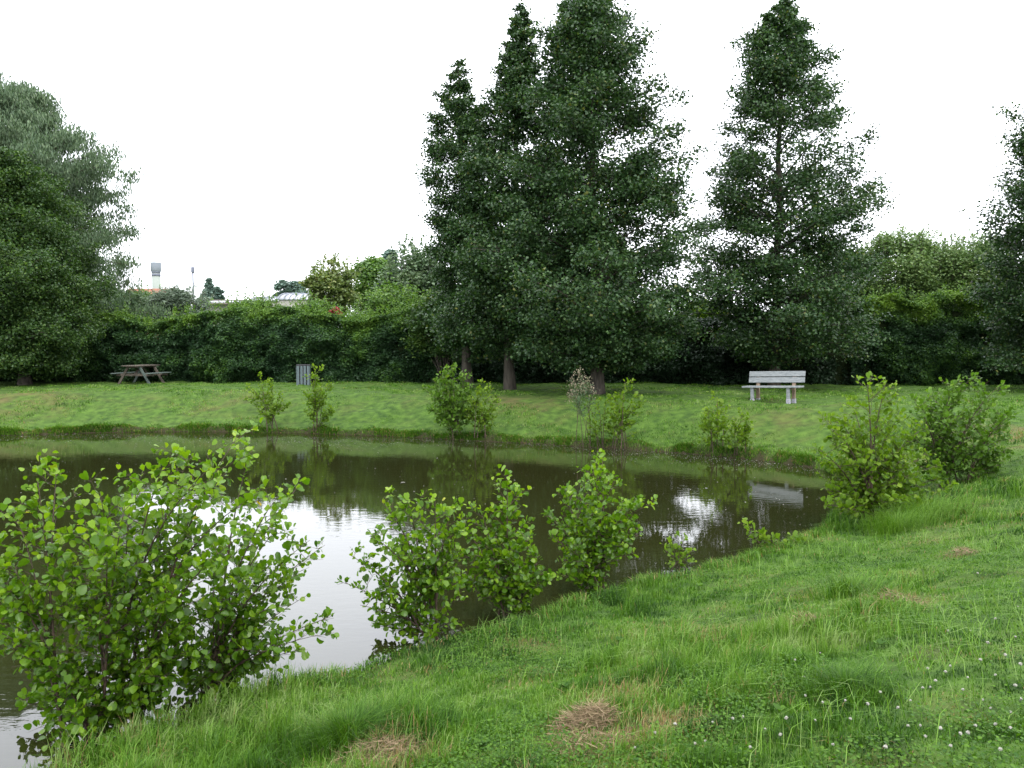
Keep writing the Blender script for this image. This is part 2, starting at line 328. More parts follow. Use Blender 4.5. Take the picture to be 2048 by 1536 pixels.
# ------------------------------------------------------------------ plants
UP = np.array([0, 0, 1.])
def rdir(n, rng, zlo=-1, zhi=1):
    z = rng.uniform(zlo, zhi, n); a = rng.uniform(0, 2*math.pi, n); r = np.sqrt(1-z*z)
    return np.stack([r*np.cos(a), r*np.sin(a), z], 1)
def tall_tree(label, prof, Yd, base_px, top_px, name='alder_tree', mt='alder', nprim=85, leafn=15, leafsz=.10, seed=1, dens=1.0, droop=.0, rise=(.15, .7),
              trunk_r=.17, tmpl=DIAM, group=None, cat='tree', nsec=10, bark='bark', zcut=None, clump=.17):
    """prof: list of (photo y, left x, right x) rows measured from the crown outline; the depth of the crown is its width"""
    rng = np.random.default_rng(seed)
    b = at(base_px[0], base_px[1], Yd); b[2] = hz(b[0], b[1]); tp = at(top_px[0], top_px[1], Yd)
    zz, lf, rt = [], [], []
    for y, x0, x1 in prof:
        a = at(x0, y, Yd); c = at(x1, y, Yd); zz.append(a[2]); lf.append(a[0]); rt.append(c[0])
    zz = np.array(zz)[::-1]; lf = np.array(lf)[::-1]; rt = np.array(rt)[::-1]
    tx = lambda z: b[0]+(tp[0]-b[0])*np.clip((z-b[2])/(tp[2]-b[2]), 0, 1)**1.3
    root = thing(name, label, cat, b, group)
    # trunk
    tz = np.linspace(b[2]-.1, tp[2]-.1, 14); tP = np.stack([tx(tz)+.04*np.sin(tz*1.7+seed), np.full(14, Yd)+.05*np.cos(tz*1.3), tz], 1)[None]
    tr = trunk_r*(1-np.linspace(0, 1, 14))**.9+.012; tr[0] *= 1.35; parts = [tubes('t', tP, tr[None], 9, None)]
    # primaries
    n = nprim; u = (np.arange(n)+rng.random(n))/n; kf = u**1.1; nw = max(6, round((zz[-1]-zz[0])/.62)); kf = np.where((kf > .62) | (name in ('willow_tree', 'broad_tree')), u**.95, np.clip((np.round(kf*nw)+rng.normal(0, .22, n))/nw, 0, 1)); z = zz[0]+(zz[-1]-zz[0])*kf
    az = np.arange(n)*2.399+rng.normal(0, .35, n); c = np.cos(az); s = np.sin(az)
    R_r = np.interp(z, zz, rt)-tx(z); R_l = tx(z)-np.interp(z, zz, lf)
    R_ = np.where(c > 0, R_r, R_l); Rd = .5*(R_r+R_l); Rr = np.sqrt((R_*c)**2+(Rd*s)**2)*rng.uniform(.58, 1.14, n); Rr = np.maximum(Rr, .12)
    k = (z-zz[0])/(zz[-1]-zz[0]); rs = rise[0]+(rise[1]-rise[0])*k
    T = np.stack([tx(z)+Rr*c, Yd+Rr*s, z], 1)
    z0 = np.maximum(z-Rr*rs, b[2]+.8); A = np.stack([tx(z0), np.full(n, Yd), z0], 1)
    C = .5*(A+T)+UP*(Rr*(.13+droop))[:, None]; T[:, 2] -= Rr*droop
    M_ = 7; P1 = bez(A, C, T, M_); rad = (.008+.010*Rr)[:, None]*np.linspace(1, .18, M_)[None]; parts.append(tubes('p', P1, rad, 5, None))
    # secondaries
    idx = np.repeat(np.arange(n), nsec); ns = len(idx); sv = rng.uniform(.18, 1.0, ns)**.8
    S0 = bezat(A[idx], C[idx], T[idx], sv); hd = norm(T-A)[idx]; side = np.cross(hd, UP); side = norm(side)*np.where(rng.random(ns) < .5, 1, -1)[:, None]
    d = norm(hd*rng.uniform(.3, 1, ns)[:, None]+side*rng.uniform(.3, 1, ns)[:, None]+UP*rng.normal(.12-droop, .25, ns)[:, None])
    ln = (.40*Rr[idx]*(1.15-sv)+.30*np.minimum(1, Rr[idx]/1.3)+.06)*rng.uniform(.6, 1.3, ns)
    S1 = S0+d*ln[:, None]; Sc = .5*(S0+S1)+UP*(ln*.08)[:, None]; S1[:, 2] -= ln*droop*1.5
    P2 = bez(S0, Sc, S1, 4); rad2 = (.003+.003*ln)[:, None]*np.linspace(1, .3, 4)[None]; parts.append(tubes('s', P2, rad2, 3, None))
    merge_tubes('trunk', parts, M[bark], root)
    # leaf clusters along the secondaries
    nt_ = 6; id2 = np.repeat(np.arange(ns), nt_); t2 = rng.uniform(.25, 1.05, len(id2)); Q = bezat(S0[id2], Sc[id2], S1[id2], t2)
    Q = Q+np.clip(rng.normal(0, .16, Q.shape), -.24, .24)*np.clip(ln[id2], .15, 1.1)[:, None]*np.array([1, 1, .6])
    if tmpl is not SLIM: Q = Q*1.0
    ni = int(len(Q)*.26); ip = rng.integers(0, n, ni); Qi = bezat(A[ip], C[ip], T[ip], rng.uniform(.05, .75, ni))+np.clip(rng.normal(0, .45, (ni, 3)), -.7, .7)*np.minimum(1, Rr[ip]/2.2)[:, None]
    Q = np.concatenate([Q, Qi]); kk = np.clip((Q[:, 2]-zz[0])/(zz[-1]-zz[0]), 0, 1); keep = (rng.random(len(Q)) < dens*(1-.5*kk**1.5)*np.clip(np.interp(Q[:, 2], zz, .5*(rt-lf))/1.0, .22, 1)) & (Q[:, 2] > zz[0]-.05+.35*rng.random(len(Q))); cs = np.clip(np.interp(Q[:, 2], zz, .5*(rt-lf))/1.3, .45, 1)[keep]; Q = Q[keep]; ctone = rng.normal(0, .12, len(Q))
    id3 = np.repeat(np.arange(len(Q)), leafn); Pn = Q[id3]+np.clip(rng.normal(0, clump, (len(id3), 3)), -1.9*clump, 1.9*clump)*np.array([1, 1, .7])*cs[id3][:, None]
    if zcut is not None: pass
    Wn = norm(UP*.9+rdir(len(Pn), rng)*.9); U = rdir(len(Pn), rng, -.9, .25)
    if droop > .05: U = norm(U*.5-UP*.9); Wn = rdir(len(Pn), rng)
    tint = np.clip(rng.beta(2, 2.2, len(Pn))+ctone[id3], 0, 1)
    leaves('crown', Pn, U, Wn, leafsz*rng.uniform(.7, 1.25, len(Pn)), tmpl, M[mt], root, tint, rng=rng)
    return root

def shrub(name, label, cat, base, tips, leaf=.075, nb=9, mt='bush', seed=1, tmpl=ALDER, stem_r=.012, side=.30, gap=.045, group=None, spread=.12, sub=3, bend=.25,
          petiole=True, twigm='twig', lowest=.12, extra=0):
    """stems run from the base to every tip; each carries side branches, sub-twigs and alternate leaves"""
    rng = np.random.default_rng(seed); base = np.array(base, float); root = thing(name, label, cat, base, group)
    tips = np.array(tips, float); n = len(tips)
    A = base+np.column_stack([rng.normal(0, spread, n), rng.normal(0, spread, n), np.full(n, -.05)])
    nm = min(n, 5) if n > 6 else n
    if n > nm:
        order = rng.permutation(n); mi = order[:nm]
        for j_ in order[nm:]:
            q_ = mi[np.argmin(np.linalg.norm(tips[mi]-tips[j_], axis=1))]; s_ = rng.uniform(.12, .42)
            cq = A[q_]+(tips[q_]-A[q_])*.45; cq[:2] -= (tips[q_]-A[q_])[:2]*bend; cq[2] += (tips[q_]-A[q_])[2]*.15
            A[j_] = (1-s_)**2*A[q_]+2*s_*(1-s_)*cq+s_*s_*tips[q_]
    hgt = (tips-A)[:, 2:3]; C = A+(tips-A)*.45; C[:, :2] -= (tips-A)[:, :2]*bend; C[:, 2:3] += hgt*.15
    Ln = np.linalg.norm(tips-A, axis=1); parts = [tubes('a', bez(A, C, tips, 10), (stem_r*(.5+Ln/2))[:, None]*np.linspace(1, .15, 10)[None], 6, None)]
    idx = np.repeat(np.arange(n), nb); N = len(idx); s = np.tile((np.arange(nb)+.5)/nb, n)*(1-lowest)+lowest+rng.uniform(-.5, .5, N)/nb*.9; s = np.clip(s, .08, .97)
    S0 = bezat(A[idx], C[idx], tips[idx], s); td = norm(tips-C)[idx]; d = norm(rdir(N, rng, -.25, .35)+td*rng.uniform(.35, .8, N)[:, None])
    ln = Ln[idx]*side*(1.15-.85*s)*rng.uniform(.6, 1.25, N)+.05; S1 = S0+d*ln[:, None]+UP*(ln*.22)[:, None]; Sc = .5*(S0+S1)-UP*(ln*.08)[:, None]
    parts.append(tubes('b', bez(S0, Sc, S1, 5), (stem_r*.42*(.4+ln))[:, None]*np.linspace(1, .3, 5)[None], 4, None))
    # sub-twigs
    id2 = np.repeat(np.arange(N), sub); N2 = len(id2); s2 = rng.uniform(.25, .9, N2); Q0 = bezat(S0[id2], Sc[id2], S1[id2], s2)
    d2 = norm(rdir(N2, rng, -.4, .6)+d[id2]*.7); l2 = ln[id2]*.4*rng.uniform(.5, 1.2, N2)+.03; Q1 = Q0+d2*l2[:, None]; Qc = .5*(Q0+Q1)
    parts.append(tubes('c', bez(Q0, Qc, Q1, 3), (stem_r*.2)*np.ones((N2, 1))*np.linspace(1, .4, 3)[None], 3, None))
    merge_tubes('stems', parts, M[twigm], root)
    # leaves at regular gaps along every branch kind
    LP, LU, LT, LS = [], [], [], []
    def along(a, c, b, L_, s_from, szk):
        cnt = np.maximum(2, (L_*(1-s_from)/gap).astype(int)); ids = np.repeat(np.arange(len(a)), cnt)
        k = np.concatenate([np.arange(x) for x in cnt]); t = s_from+(1-s_from)*(k+rng.uniform(.2, .8, len(k)))/cnt[ids]
        p = bezat(a[ids], c[ids], b[ids], t); dirb = norm(b-a)[ids]; rnd = rdir(len(ids), rng, -.5, .5)
        sidev = norm(np.cross(dirb, rnd)); u = norm(dirb*.55+sidev*.85+rnd*.25+UP*(.15+.35*t)[:, None])
        LP.append(p+u*leaf*(.18 if petiole else .02)); LU.append(u); LT.append(t); LS.append(szk*(1.12-.45*t)*rng.uniform(.55, 1.25, len(ids)))
    along(A, C, tips, Ln, .45, 1.0); along(S0, Sc, S1, ln, .12, 1.0); along(Q0, Qc, Q1, l2, .1, .92)
    P = np.concatenate(LP); U = np.concatenate(LU); T = np.concatenate(LT); Sz = np.concatenate(LS)*leaf
    Wn = norm(UP*.75+rdir(len(P), rng)*.75); hn = (P[:, 2]-base[2])/(tips[:, 2].max()-base[2])
    tint = np.clip(rng.beta(2, 2, len(P))*.62+.20*T**3+.18*np.clip(hn, 0, 1)**2+rng.normal(0, .05, len(P))+(rng.random(len(P)) < .002)*.5, 0, 1)
    leaves('foliage', P, U, Wn, Sz, tmpl, M[mt], root, tint, smooth=tmpl is ALDER, rng=rng)
    return root

def bush(name, label, cat, cx, Y, ybot, ytop, wpx, mt, n=9000, leaf=.10, seed=1, shoots=0, shoot_h=.8, depth=None, lumps=40, tmpl=DIAM, group=None, trunk=True, shoot_lean=.08, flat=1.0, ground=True, roundness=.5):
    """a rounded shrub or small tree beyond the lawn: trunk and limbs, lumpy crown of leaf clusters, upright shoots"""
    n = int(n*(1.6 if Y < 60 else 1)); leaf = leaf*(1.25 if Y < 60 else 1); rng = np.random.default_rng(seed); t = at(cx, ytop, Y); bt = at(cx, ybot, Y); rx = wpx/2/F*Y; g = hz(t[0], Y)
    cz = (t[2]+bt[2])/2; rz = (t[2]-bt[2])/2; ry = depth or rx*.9; c = np.array([t[0], Y, cz]); root = thing(name, label, cat, (t[0], Y, g), group)
    d = rdir(lumps, rng, -.8, 1); rad = rng.uniform(.35, .95, lumps)[:, None]**roundness
    C = c+d*rad*np.array([rx, ry, rz]); C[:, 2] = np.maximum(C[:, 2], g+.2)
    sz = rng.uniform(.16, .36, lumps)*min(rx, ry, rz)*1.15
    # limbs
    A = np.tile(np.array([[t[0], Y, g-.1]]), (lumps, 1))+rng.normal(0, .06, (lumps, 3))*np.array([1, 1, 0]); Cc = A+(C-A)*.5; Cc[:, :2] = A[:, :2]+(C-A)[:, :2]*.3
    parts = [tubes('l', bez(A, Cc, C, 6), np.ones((lumps, 1))*np.linspace(1, .2, 6)[None]*(.02+.012*rz), 5, None)]
    id_ = rng.integers(0, lumps, n); off = rng.normal(0, .62, (n, 3)); P = C[id_]+off*sz[id_][:, None]*np.array([1, 1, .8])
    P[:, 2] = np.maximum(P[:, 2], g+.05); tone = rng.normal(0, .12, lumps)[id_]
    U = rdir(n, rng, -.6, .4); W = norm(UP*.8+rdir(n, rng)*.9); tint = np.clip(rng.beta(2, 2, n)+tone, 0, 1); szl = leaf*rng.uniform(.7, 1.2, n)
    if shoots:
        a = rng.uniform(-1, 1, shoots); S0 = c+np.stack([a*rx*.9, rng.uniform(-.6, .6, shoots)*ry, rz*np.sqrt(1-(a*.9)**2)*.85], 1)
        S1 = S0+np.stack([rng.normal(0, shoot_lean, shoots), rng.normal(0, .08, shoots), rng.uniform(.4, 1.1, shoots)*shoot_h], 1); Sm = .5*(S0+S1)
        parts.append(tubes('s', bez(S0-UP*rz*.4, Sm, S1, 4), np.ones((shoots, 1))*np.linspace(.012, .004, 4)[None], 3, None))
        k = 26; ids = np.repeat(np.arange(shoots), k); tt = rng.random(len(ids)); Ps = S0[ids]*(1-tt[:, None])+S1[ids]*tt[:, None]+rng.normal(0, .055, (len(ids), 3))*(1.3-tt[:, None])
        P = np.concatenate([P, Ps]); U = np.concatenate([U, norm(rdir(len(ids), rng)+UP*.8)]); W = np.concatenate([W, rdir(len(ids), rng)])
        tint = np.concatenate([tint, np.clip(rng.beta(2, 2, len(ids))+.15, 0, 1)]); szl = np.concatenate([szl, leaf*.8*rng.uniform(.6, 1.1, len(ids))])
    merge_tubes('stems', parts, M['bark'], root); leaves('foliage', P, U, W, szl, tmpl, M[mt], root, tint, rng=rng)
    return root

def hedge(label, x0, x1, yfun, topfun, thick, mt, n, leaf, seed, tone_top=.35, shoots=0):
    rng = np.random.default_rng(seed); xm = (x0+x1)/2; root = thing('hedge', label, 'hedge', (xm, yfun(xm), 1.0))
    # opaque core added behind the leaf coat to block gaps
    nxs = int((x1-x0)/.35)+2; xs = np.linspace(x0+.2, x1-.2, nxs); ring = []
    for x in xs:
        f = yfun(x); t = topfun(x)
        for (dy, k) in ((1.0, 0), (.95, .3), (.95, .66), (1.1, .80), (thick-.4, .80), (thick-.3, .5), (thick-.3, 0)):
            ring.append((x+rng.normal(0, .05), f+dy+.35*(vnoise(x, k*3, .7, seed)-.5)+rng.normal(0, .04), .9+k*(t-.9)+rng.normal(0, .06)*(k > 0)))
    K = 7; T = [];
    for i in range(nxs-1):
        for j in range(K-1): T.append((i*K+j, (i+1)*K+j, (i+1)*K+j+1, i*K+j+1))
    T.append(tuple(range(K))); T.append(tuple(range((nxs-1)*K, nxs*K))[::-1])
    lo, st, to = facearr(T, nxs*K, 1); mk('branches', np.array(ring), lo, st, to, M['core'], root)  # one solid dark core standing in for the hedge's inside
    # leafy coat
    x = rng.uniform(x0, x1, n); k = rng.random(n); f = np.array([yfun(v) for v in np.linspace(x0, x1, 200)]); f = np.interp(x, np.linspace(x0, x1, 200), f)
    tv = np.array([topfun(v) for v in np.linspace(x0, x1, 400)]); t = np.interp(x, np.linspace(x0, x1, 400), tv)
    istop = rng.random(n) < .24; hgt = t-.95
    z = .95+hgt*np.where(istop, 1.0, rng.random(n)**.9); lump = 1.7*(fbm(x, z*1.1, 1.9, seed+5, 3)-.5)+.9*(vnoise(x, z, .55, seed+9)-.5)+.4*(vnoise(x, z*1.3, .22, seed+11)-.5)
    rnd = np.clip((z-.95)/hgt, 0, 1); y = f+.35-lump*.9+.55*rnd**4+np.abs(rng.normal(0, .20, n)); y = np.where(istop, f+.35+.4+rng.random(n)*(thick-.8), y)
    z = np.where(istop, z+.55*(fbm(x, y, .8, seed+7)-.45)-np.abs(rng.normal(0, .10, n)), z)
    P = np.stack([x, y, z], 1); U = rdir(n, rng, -.9, .3); U[:, 1] -= .2; W = norm(UP*.7+np.array([0, -.35, 0])+rdir(n, rng)*1.0)
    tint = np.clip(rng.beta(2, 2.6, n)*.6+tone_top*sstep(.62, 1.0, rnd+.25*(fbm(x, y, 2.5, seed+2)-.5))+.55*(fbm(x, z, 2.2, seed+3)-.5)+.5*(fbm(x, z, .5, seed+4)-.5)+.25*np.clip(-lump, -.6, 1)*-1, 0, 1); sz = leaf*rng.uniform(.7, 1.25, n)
    if shoots:
        sx = rng.uniform(x0, x1, shoots); st_ = np.interp(sx, np.linspace(x0, x1, 400), tv); sf = np.interp(sx, np.linspace(x0, x1, 200), np.array([yfun(v) for v in np.linspace(x0, x1, 200)]))
        kk = 14; ids = np.repeat(np.arange(shoots), kk); tt = rng.random(len(ids)); hh = rng.uniform(.15, .55, shoots)[ids]; yy = sf+rng.uniform(.5, thick-.3, shoots)
        Ps = np.stack([sx[ids]+rng.normal(0, .05, len(ids)), yy[ids]+rng.normal(0, .05, len(ids)), st_[ids]+tt*hh], 1)
        P = np.concatenate([P, Ps]); U = np.concatenate([U, norm(rdir(len(ids), rng)+UP)]); W = np.concatenate([W, rdir(len(ids), rng)]); tint = np.concatenate([tint, rng.uniform(.6, 1, len(ids))]); sz = np.concatenate([sz, np.full(len(ids), leaf*.8)])
    leaves('foliage', P, U, W, sz, DIAM, M[mt], root, tint, rng=rng)
    return root

# ------------------------------------------------------------------ box helper for built things
def boxes(name, items, mt, parent):
    """items: (centre, size, rotation about x, y, z) in the parent's own axes; one mesh"""
    import bmesh
    from mathutils import Matrix, Euler
    bm = bmesh.new()
    for c, s, r in items:
        mtx = Matrix.Translation(c) @ Euler(r).to_matrix().to_4x4() @ Matrix.Diagonal((*s, 1))
        bmesh.ops.create_cube(bm, size=1, matrix=mtx)
    bmesh.ops.bevel(bm, geom=bm.edges[:], offset=min(min(i[1]) for i in items)*.12, segments=1, affect='EDGES')
    me = bpy.data.meshes.new(name); bm.to_mesh(me); bm.free(); me.materials.append(M[mt])
    o = bpy.data.objects.new(name, me); COL.objects.link(o)
    if parent is not None: o.parent = parent
    return o
def lathe(name, prof, mt, parent, seg=28):
    """prof: (radius, z)"""
    a = np.linspace(0, 2*math.pi, seg, endpoint=False); V = [(r*math.cos(t), r*math.sin(t), z) for r, z in prof for t in a]
    k = len(prof); T = [(m*seg+i, m*seg+(i+1) % seg, (m+1)*seg+(i+1) % seg, (m+1)*seg+i) for m in range(k-1) for i in range(seg)]
    T.append(tuple(range((k-1)*seg, k*seg))); lo, st, to = facearr(T, k*seg, 1)
    o = mk(name, V, lo, st, to, M[mt]); o.parent = parent; return o
def prism(name, x0, x1, y0, y1, prof, mt, parent, axis='x'):
    """outline prof [(t, z)] (t from 0 to 1 across) swept along the other axis"""
    k = len(prof); V = []
    for e in (0, 1):
        for t, z in prof: V.append((x0+(x1-x0)*e, y0+(y1-y0)*t, z) if axis == 'x' else (x0+(x1-x0)*t, y0+(y1-y0)*e, z))
    T = [(i, (i+1) % k, k+(i+1) % k, k+i) for i in range(k)]+[tuple(range(k))[::-1], tuple(range(k, 2*k))]
    lo, st, to = facearr(T, 2*k, 1); o = mk(name, V, lo, st, to, M[mt]); o.parent = parent; return o

#=====MAIN=====
# ------------------------------------------------------------------ distant towers and buildings
def tower(label, px, ytop, ybase, wcap, hcap, wshaft, Y, mcap, msh, rings):
    k = F/Y; c = at(px, ytop, Y); t = thing('water_tower', label, 'tower', (c[0], Y, 1.0)); zt = c[2]-1.0; rc = wcap/2/k; rs = wshaft/2/k; zc = zt-hcap/k
    lathe('tank', [(rs, zc-.25*rc), (rc*.95, zc), (rc, zc+.1), (rc, zt-.15), (rc*.97, zt), (.01, zt+.02)], mcap, t)
    lathe('shaft', [(rs*1.04, -1), (rs, zc*.5), (rs*.98, zc-.25*rc+.02)], msh, t)
    for r in rings:
        zr = at(px, r, Y)[2]-1.0; lathe('ring', [(rs*1.05, zr-.35), (rs*1.1, zr-.3), (rs*1.1, zr+.3), (rs*1.05, zr+.35)], 'chim', t)
    return t
tower('stout pale concrete water tower with wide round tank above the hedge', 311.5, 525, 600, 20, 17, 16, 260, 'tower', 'tower2', [544, 550])
tower('slim grey tower with small cylindrical head right of the stout tower', 385.5, 534, 600, 7, 11, 3.4, 260, 'chim', 'chim', [])

def brick_house():
    Y = 120; x0 = at(240, 590, Y)[0]; x1 = at(317, 590, Y)[0]; x2 = at(334, 590, Y)[0]
    t = thing('brick_house', 'red brick house with a small chimney behind the shrubs by the water tower', 'house', ((x0+x1)/2, Y, 1.0)); cx = (x0+x1)/2
    zr = at(0, 574, Y)[2]-1; ze = zr-2.4; a, b = x0-cx, x1-cx
    prism('wall', a, b, 0, 7, [(0, 0), (1, 0), (1, ze), (0, ze)], 'brick', t)
    prism('roof', a-.3, b+.3, -.4, 7.4, [(0, ze+.01), (1, ze+.01), (.5, zr)], 'tiles', t)
    prism('annex', b+.01, x2-cx, 1, 6, [(0, 0), (1, 0), (1, zr-2.2), (0, zr-2.2)], 'brick', t)
    prism('annex_roof', b+.31, x2-cx+.2, .8, 6.2, [(0, zr-2.19), (1, zr-2.19), (.5, zr-1.3)], 'tiles', t)
    xc = at(327.5, 572, Y)[0]-cx; zc = at(0, 572, Y)[2]-1
    ch = boxes('chimney', [((xc, 3.5, zc-1.5), (.55, .55, 3.0), (0, 0, 0)), ((xc, 3.5, zc-.08), (.7, .7, .16), (0, 0, 0))], 'brick', t)
    for i in range(3):
        wf = boxes('window', [((a+1.2+i*1.9, -.03, ze-1.4), (1.0, .08, 1.2), (0, 0, 0))], 'render', t)
        boxes('pane', [((a+1.2+i*1.9, -.075, ze-1.4), (.84, .02, 1.04), (0, 0, 0))], 'glass', wf)
brick_house()
def shed():
    Y = 66; x0 = at(385, 600, Y)[0]; x1 = at(545, 600, Y)[0]; cx = (x0+x1)/2; t = thing('workshop', 'long low cream workshop with white metal roof behind the hedge', 'workshop', (cx, Y, 1.0))
    zr = at(0, 595.5, Y)[2]-1; ze = at(0, 606, Y)[2]-1; a, b = x0-cx, x1-cx
    prism('wall', a, b, 0, 9, [(0, 0), (1, 0), (1, ze-.02), (0, ze-.02)], 'render', t)
    prism('roof', a-.2, b+.2, -.4, 9.4, [(0, ze), (1, ze), (.5, zr)], 'whiteroof', t)
    prism('ridge_cap', a-.2, b+.2, 4.2, 4.8, [(0, zr-.06), (1, zr-.06), (1, zr+.06), (0, zr+.06)], 'fascia', t)
    prism('gutter', a-.2, b+.2, -.5, -.41, [(0, ze-.15), (1, ze-.15), (1, ze), (0, ze)], 'fascia', t)
    wx = a+1
    while wx < b-1:
        f = boxes('window', [((wx, -.03, ze-1.2), (1.3, .08, .9), (0, 0, 0))], 'fascia', t); boxes('pane', [((wx, -.075, ze-1.2), (1.15, .02, .75), (0, 0, 0))], 'glass', f); wx += 2.2
shed()
def arch_house(label, p0, p1, ytop, yeave, Y):
    x0 = at(p0, 600, Y)[0]; x1 = at(p1, 600, Y)[0]; cx = (x0+x1)/2; t = thing('greenhouse', label, 'greenhouse', (cx, Y, 1.0)); zr = at(0, ytop, Y)[2]-1; ze = at(0, yeave, Y)[2]-1; D = x1-x0
    prof = [(.5-.5*math.cos(q*math.pi), ze+(zr-ze)*math.sin(q*math.pi)) for q in np.linspace(0, 1, 13)]
    prism('roof', -D/2, D/2, 0, 7, prof[::-1], 'whiteroof', t); prism('wall', -D/2+.05, D/2-.05, .05, 6.95, [(0, 0), (1, 0), (1, ze-.01), (0, ze-.01)], 'render', t)
    for i in range(7):
        x = -D/2+D*i/6; hoop = [(x, 3.5-(3.54)*math.cos(q), ze+.03+(zr-ze+.02)*math.sin(q)) for q in np.linspace(0, math.pi, 13)]
        V, lo, st, to = tubes('h', np.array(hoop)[None], np.full((1, 13), .04), 5, None); o = mk('hoop', V, lo, st, to, M['tower']); o.parent = t
arch_house('white arched greenhouse half hidden by leafy shoots, the lower of two', 500, 560, 591, 603, 62)
arch_house('white arched greenhouse with grey hoops beside the yellowish tree, the higher of two', 556, 622, 583, 600, 58)

# ------------------------------------------------------------------ trees and shrubs beyond the hedge
def far_conifer(label, cx, ytop, ybot, w, Y, seed, group=None):
    rows = [(ytop, cx-.5, cx+.5), (ytop+(ybot-ytop)*.3, cx-w*.2, cx+w*.2), (ytop+(ybot-ytop)*.7, cx-w*.42, cx+w*.42), (ybot, cx-w/2, cx+w/2)]
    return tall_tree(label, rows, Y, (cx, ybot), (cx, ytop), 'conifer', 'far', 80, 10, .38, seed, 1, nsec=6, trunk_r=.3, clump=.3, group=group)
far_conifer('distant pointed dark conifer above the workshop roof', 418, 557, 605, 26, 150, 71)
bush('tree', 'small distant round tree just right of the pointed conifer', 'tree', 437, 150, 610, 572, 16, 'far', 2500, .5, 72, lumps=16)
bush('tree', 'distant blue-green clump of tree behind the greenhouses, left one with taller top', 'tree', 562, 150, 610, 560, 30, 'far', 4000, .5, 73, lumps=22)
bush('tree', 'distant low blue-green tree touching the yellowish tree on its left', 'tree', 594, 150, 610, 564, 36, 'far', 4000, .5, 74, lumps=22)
bush('shrub', 'silvery grey-green shrub in front of the slim tower', 'shrub', 360, 44, 665, 584, 130, 'silver', 16000, .17, 75, shoots=26, shoot_h=.7, tmpl=SLIM, shoot_lean=.3)
bush('shrub', 'dull green shrub at the foot of the stout tower', 'shrub', 285, 46, 660, 584, 110, 'shrubgreen', 12000, .11, 76, shoots=8)
bush('shrub', 'pale willow shrub between the big willow and the stout tower', 'shrub', 225, 43, 670, 582, 130, 'willow', 15000, .18, 77, shoots=16, tmpl=SLIM)
bush('shrub', 'leafy shrub with tall thin shoots in front of the workshop', 'shrub', 505, 40, 665, 602, 110, 'shrubgreen', 10000, .10, 78, shoots=22, shoot_h=.9)
bush('shrub', 'leafy olive shrub in front of the greenhouses', 'shrub', 620, 40, 665, 604, 130, 'shrubgreen', 9000, .10, 79, shoots=16, shoot_h=.5)
bush('small_tree', 'loose yellowish-brown tree with feathery top right of the greenhouses', 'tree', 660, 45, 640, 522, 95, 'yellowish', 7000, .15, 80, shoots=26, shoot_h=.65, lumps=34, shoot_lean=.35)
bush('small_tree', 'round light green tree between the yellowish tree and the birch', 'tree', 745, 48, 640, 514, 95, 'shrubgreen', 15000, .14, 81, lumps=50)
far_conifer('dark narrow conifer tip poking out beside the round light green tree', 780, 505, 640, 42, 60, 82)
bush('birch_tree', 'grey-green birch with upright whippy shoots against the left alder', 'tree', 835, 41, 660, 512, 125, 'willow', 22000, .17, 83, shoots=46, shoot_h=1.3, shoot_lean=.15)
bush('shrub', 'yellow-green shrub mound in front of the birch', 'shrub', 780, 37, 700, 582, 170, 'shrubgreen', 14000, .10, 84, shoots=20, shoot_h=.5)
bush('shrub', 'bright green shrub leaning out from the hedge at the foot of the left alder', 'shrub', 890, 32.5, 730, 592, 120, 'broad', 16000, .10, 85, shoots=10, shoot_h=.4)
bush('rose_bush', 'small bush covered in red flowers on top of the hedge', 'rose bush', 671, 35.6, 640, 617, 20, 'red', 600, .07, 86, lumps=10)
bush('shrub', 'bright yellow-green shrub glimpsed between the two tallest alders', 'shrub', 1402, 37, 690, 588, 90, 'bush_light', 9000, .10, 87)
bush('shrub', 'tall light green shrub with rounded top, left of the gap right of the middle tree', 'shrub', 1800, 38, 660, 468, 160, 'pale', 18000, .10, 88, shoots=60, shoot_h=.6, lumps=80)
bush('shrub', 'tall shrub with many upright shoots in the middle of the gap', 'shrub', 1870, 39, 660, 488, 130, 'pale', 15000, .10, 89, shoots=50, shoot_h=1.0, lumps=70)
bush('shrub', 'tall green shrub with spiky top close to the right hand alder', 'shrub', 1950, 38, 660, 482, 160, 'pale', 20000, .10, 90, shoots=60, shoot_h=.9, lumps=80)
bush('shrub', 'large pale shrub seen through the crown gap behind the tallest alder', 'shrub', 1225, 40, 700, 470, 95, 'shrubgreen', 12000, .12, 91)
bush('shrub', 'dark leafy shrub beyond the hedge behind the middle tree', 'shrub', 1690, 40, 700, 500, 190, 'broad', 16000, .12, 92)
bush('shrub', 'leafy shrub filling the space behind the left alder', 'shrub', 1050, 42, 700, 490, 260, 'broad', 14000, .12, 93)

# ------------------------------------------------------------------ hedges
def interp(xs, ys): return lambda v: float(np.interp(v, xs, ys))
yf = interp([-30, -16, 0, 10, 26], [33.5, 33.2, 31.8, 31.0, 30.0])
def tops(pairs):
    xs = [at(a, b, 33 if a < 900 else 31.5)[0] for a, b in pairs]; zs = [at(a, b, yf(x)+.6)[2] for (a, b), x in zip(pairs, xs)]; return interp(xs, zs)
tl = tops([(-400,640),(100,640),(200,625),(280,655),(330,635),(370,628),(400,622),(440,622),(480,618),(560,620),(640,628),(700,640),(780,628),(860,610),(940,600)])
hx = lambda p: at(p, 700, 32)[0]
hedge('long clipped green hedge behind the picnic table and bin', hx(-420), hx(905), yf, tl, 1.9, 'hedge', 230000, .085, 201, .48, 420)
tm_ = tops([(900,630),(1300,625),(1420,640),(1700,620),(1740,610)])
hedge('deeply shaded hedge under the three tall alders', hx(900), hx(1712), yf, tm_, 1.9, 'hedge_dark', 90000, .095, 202, .15)
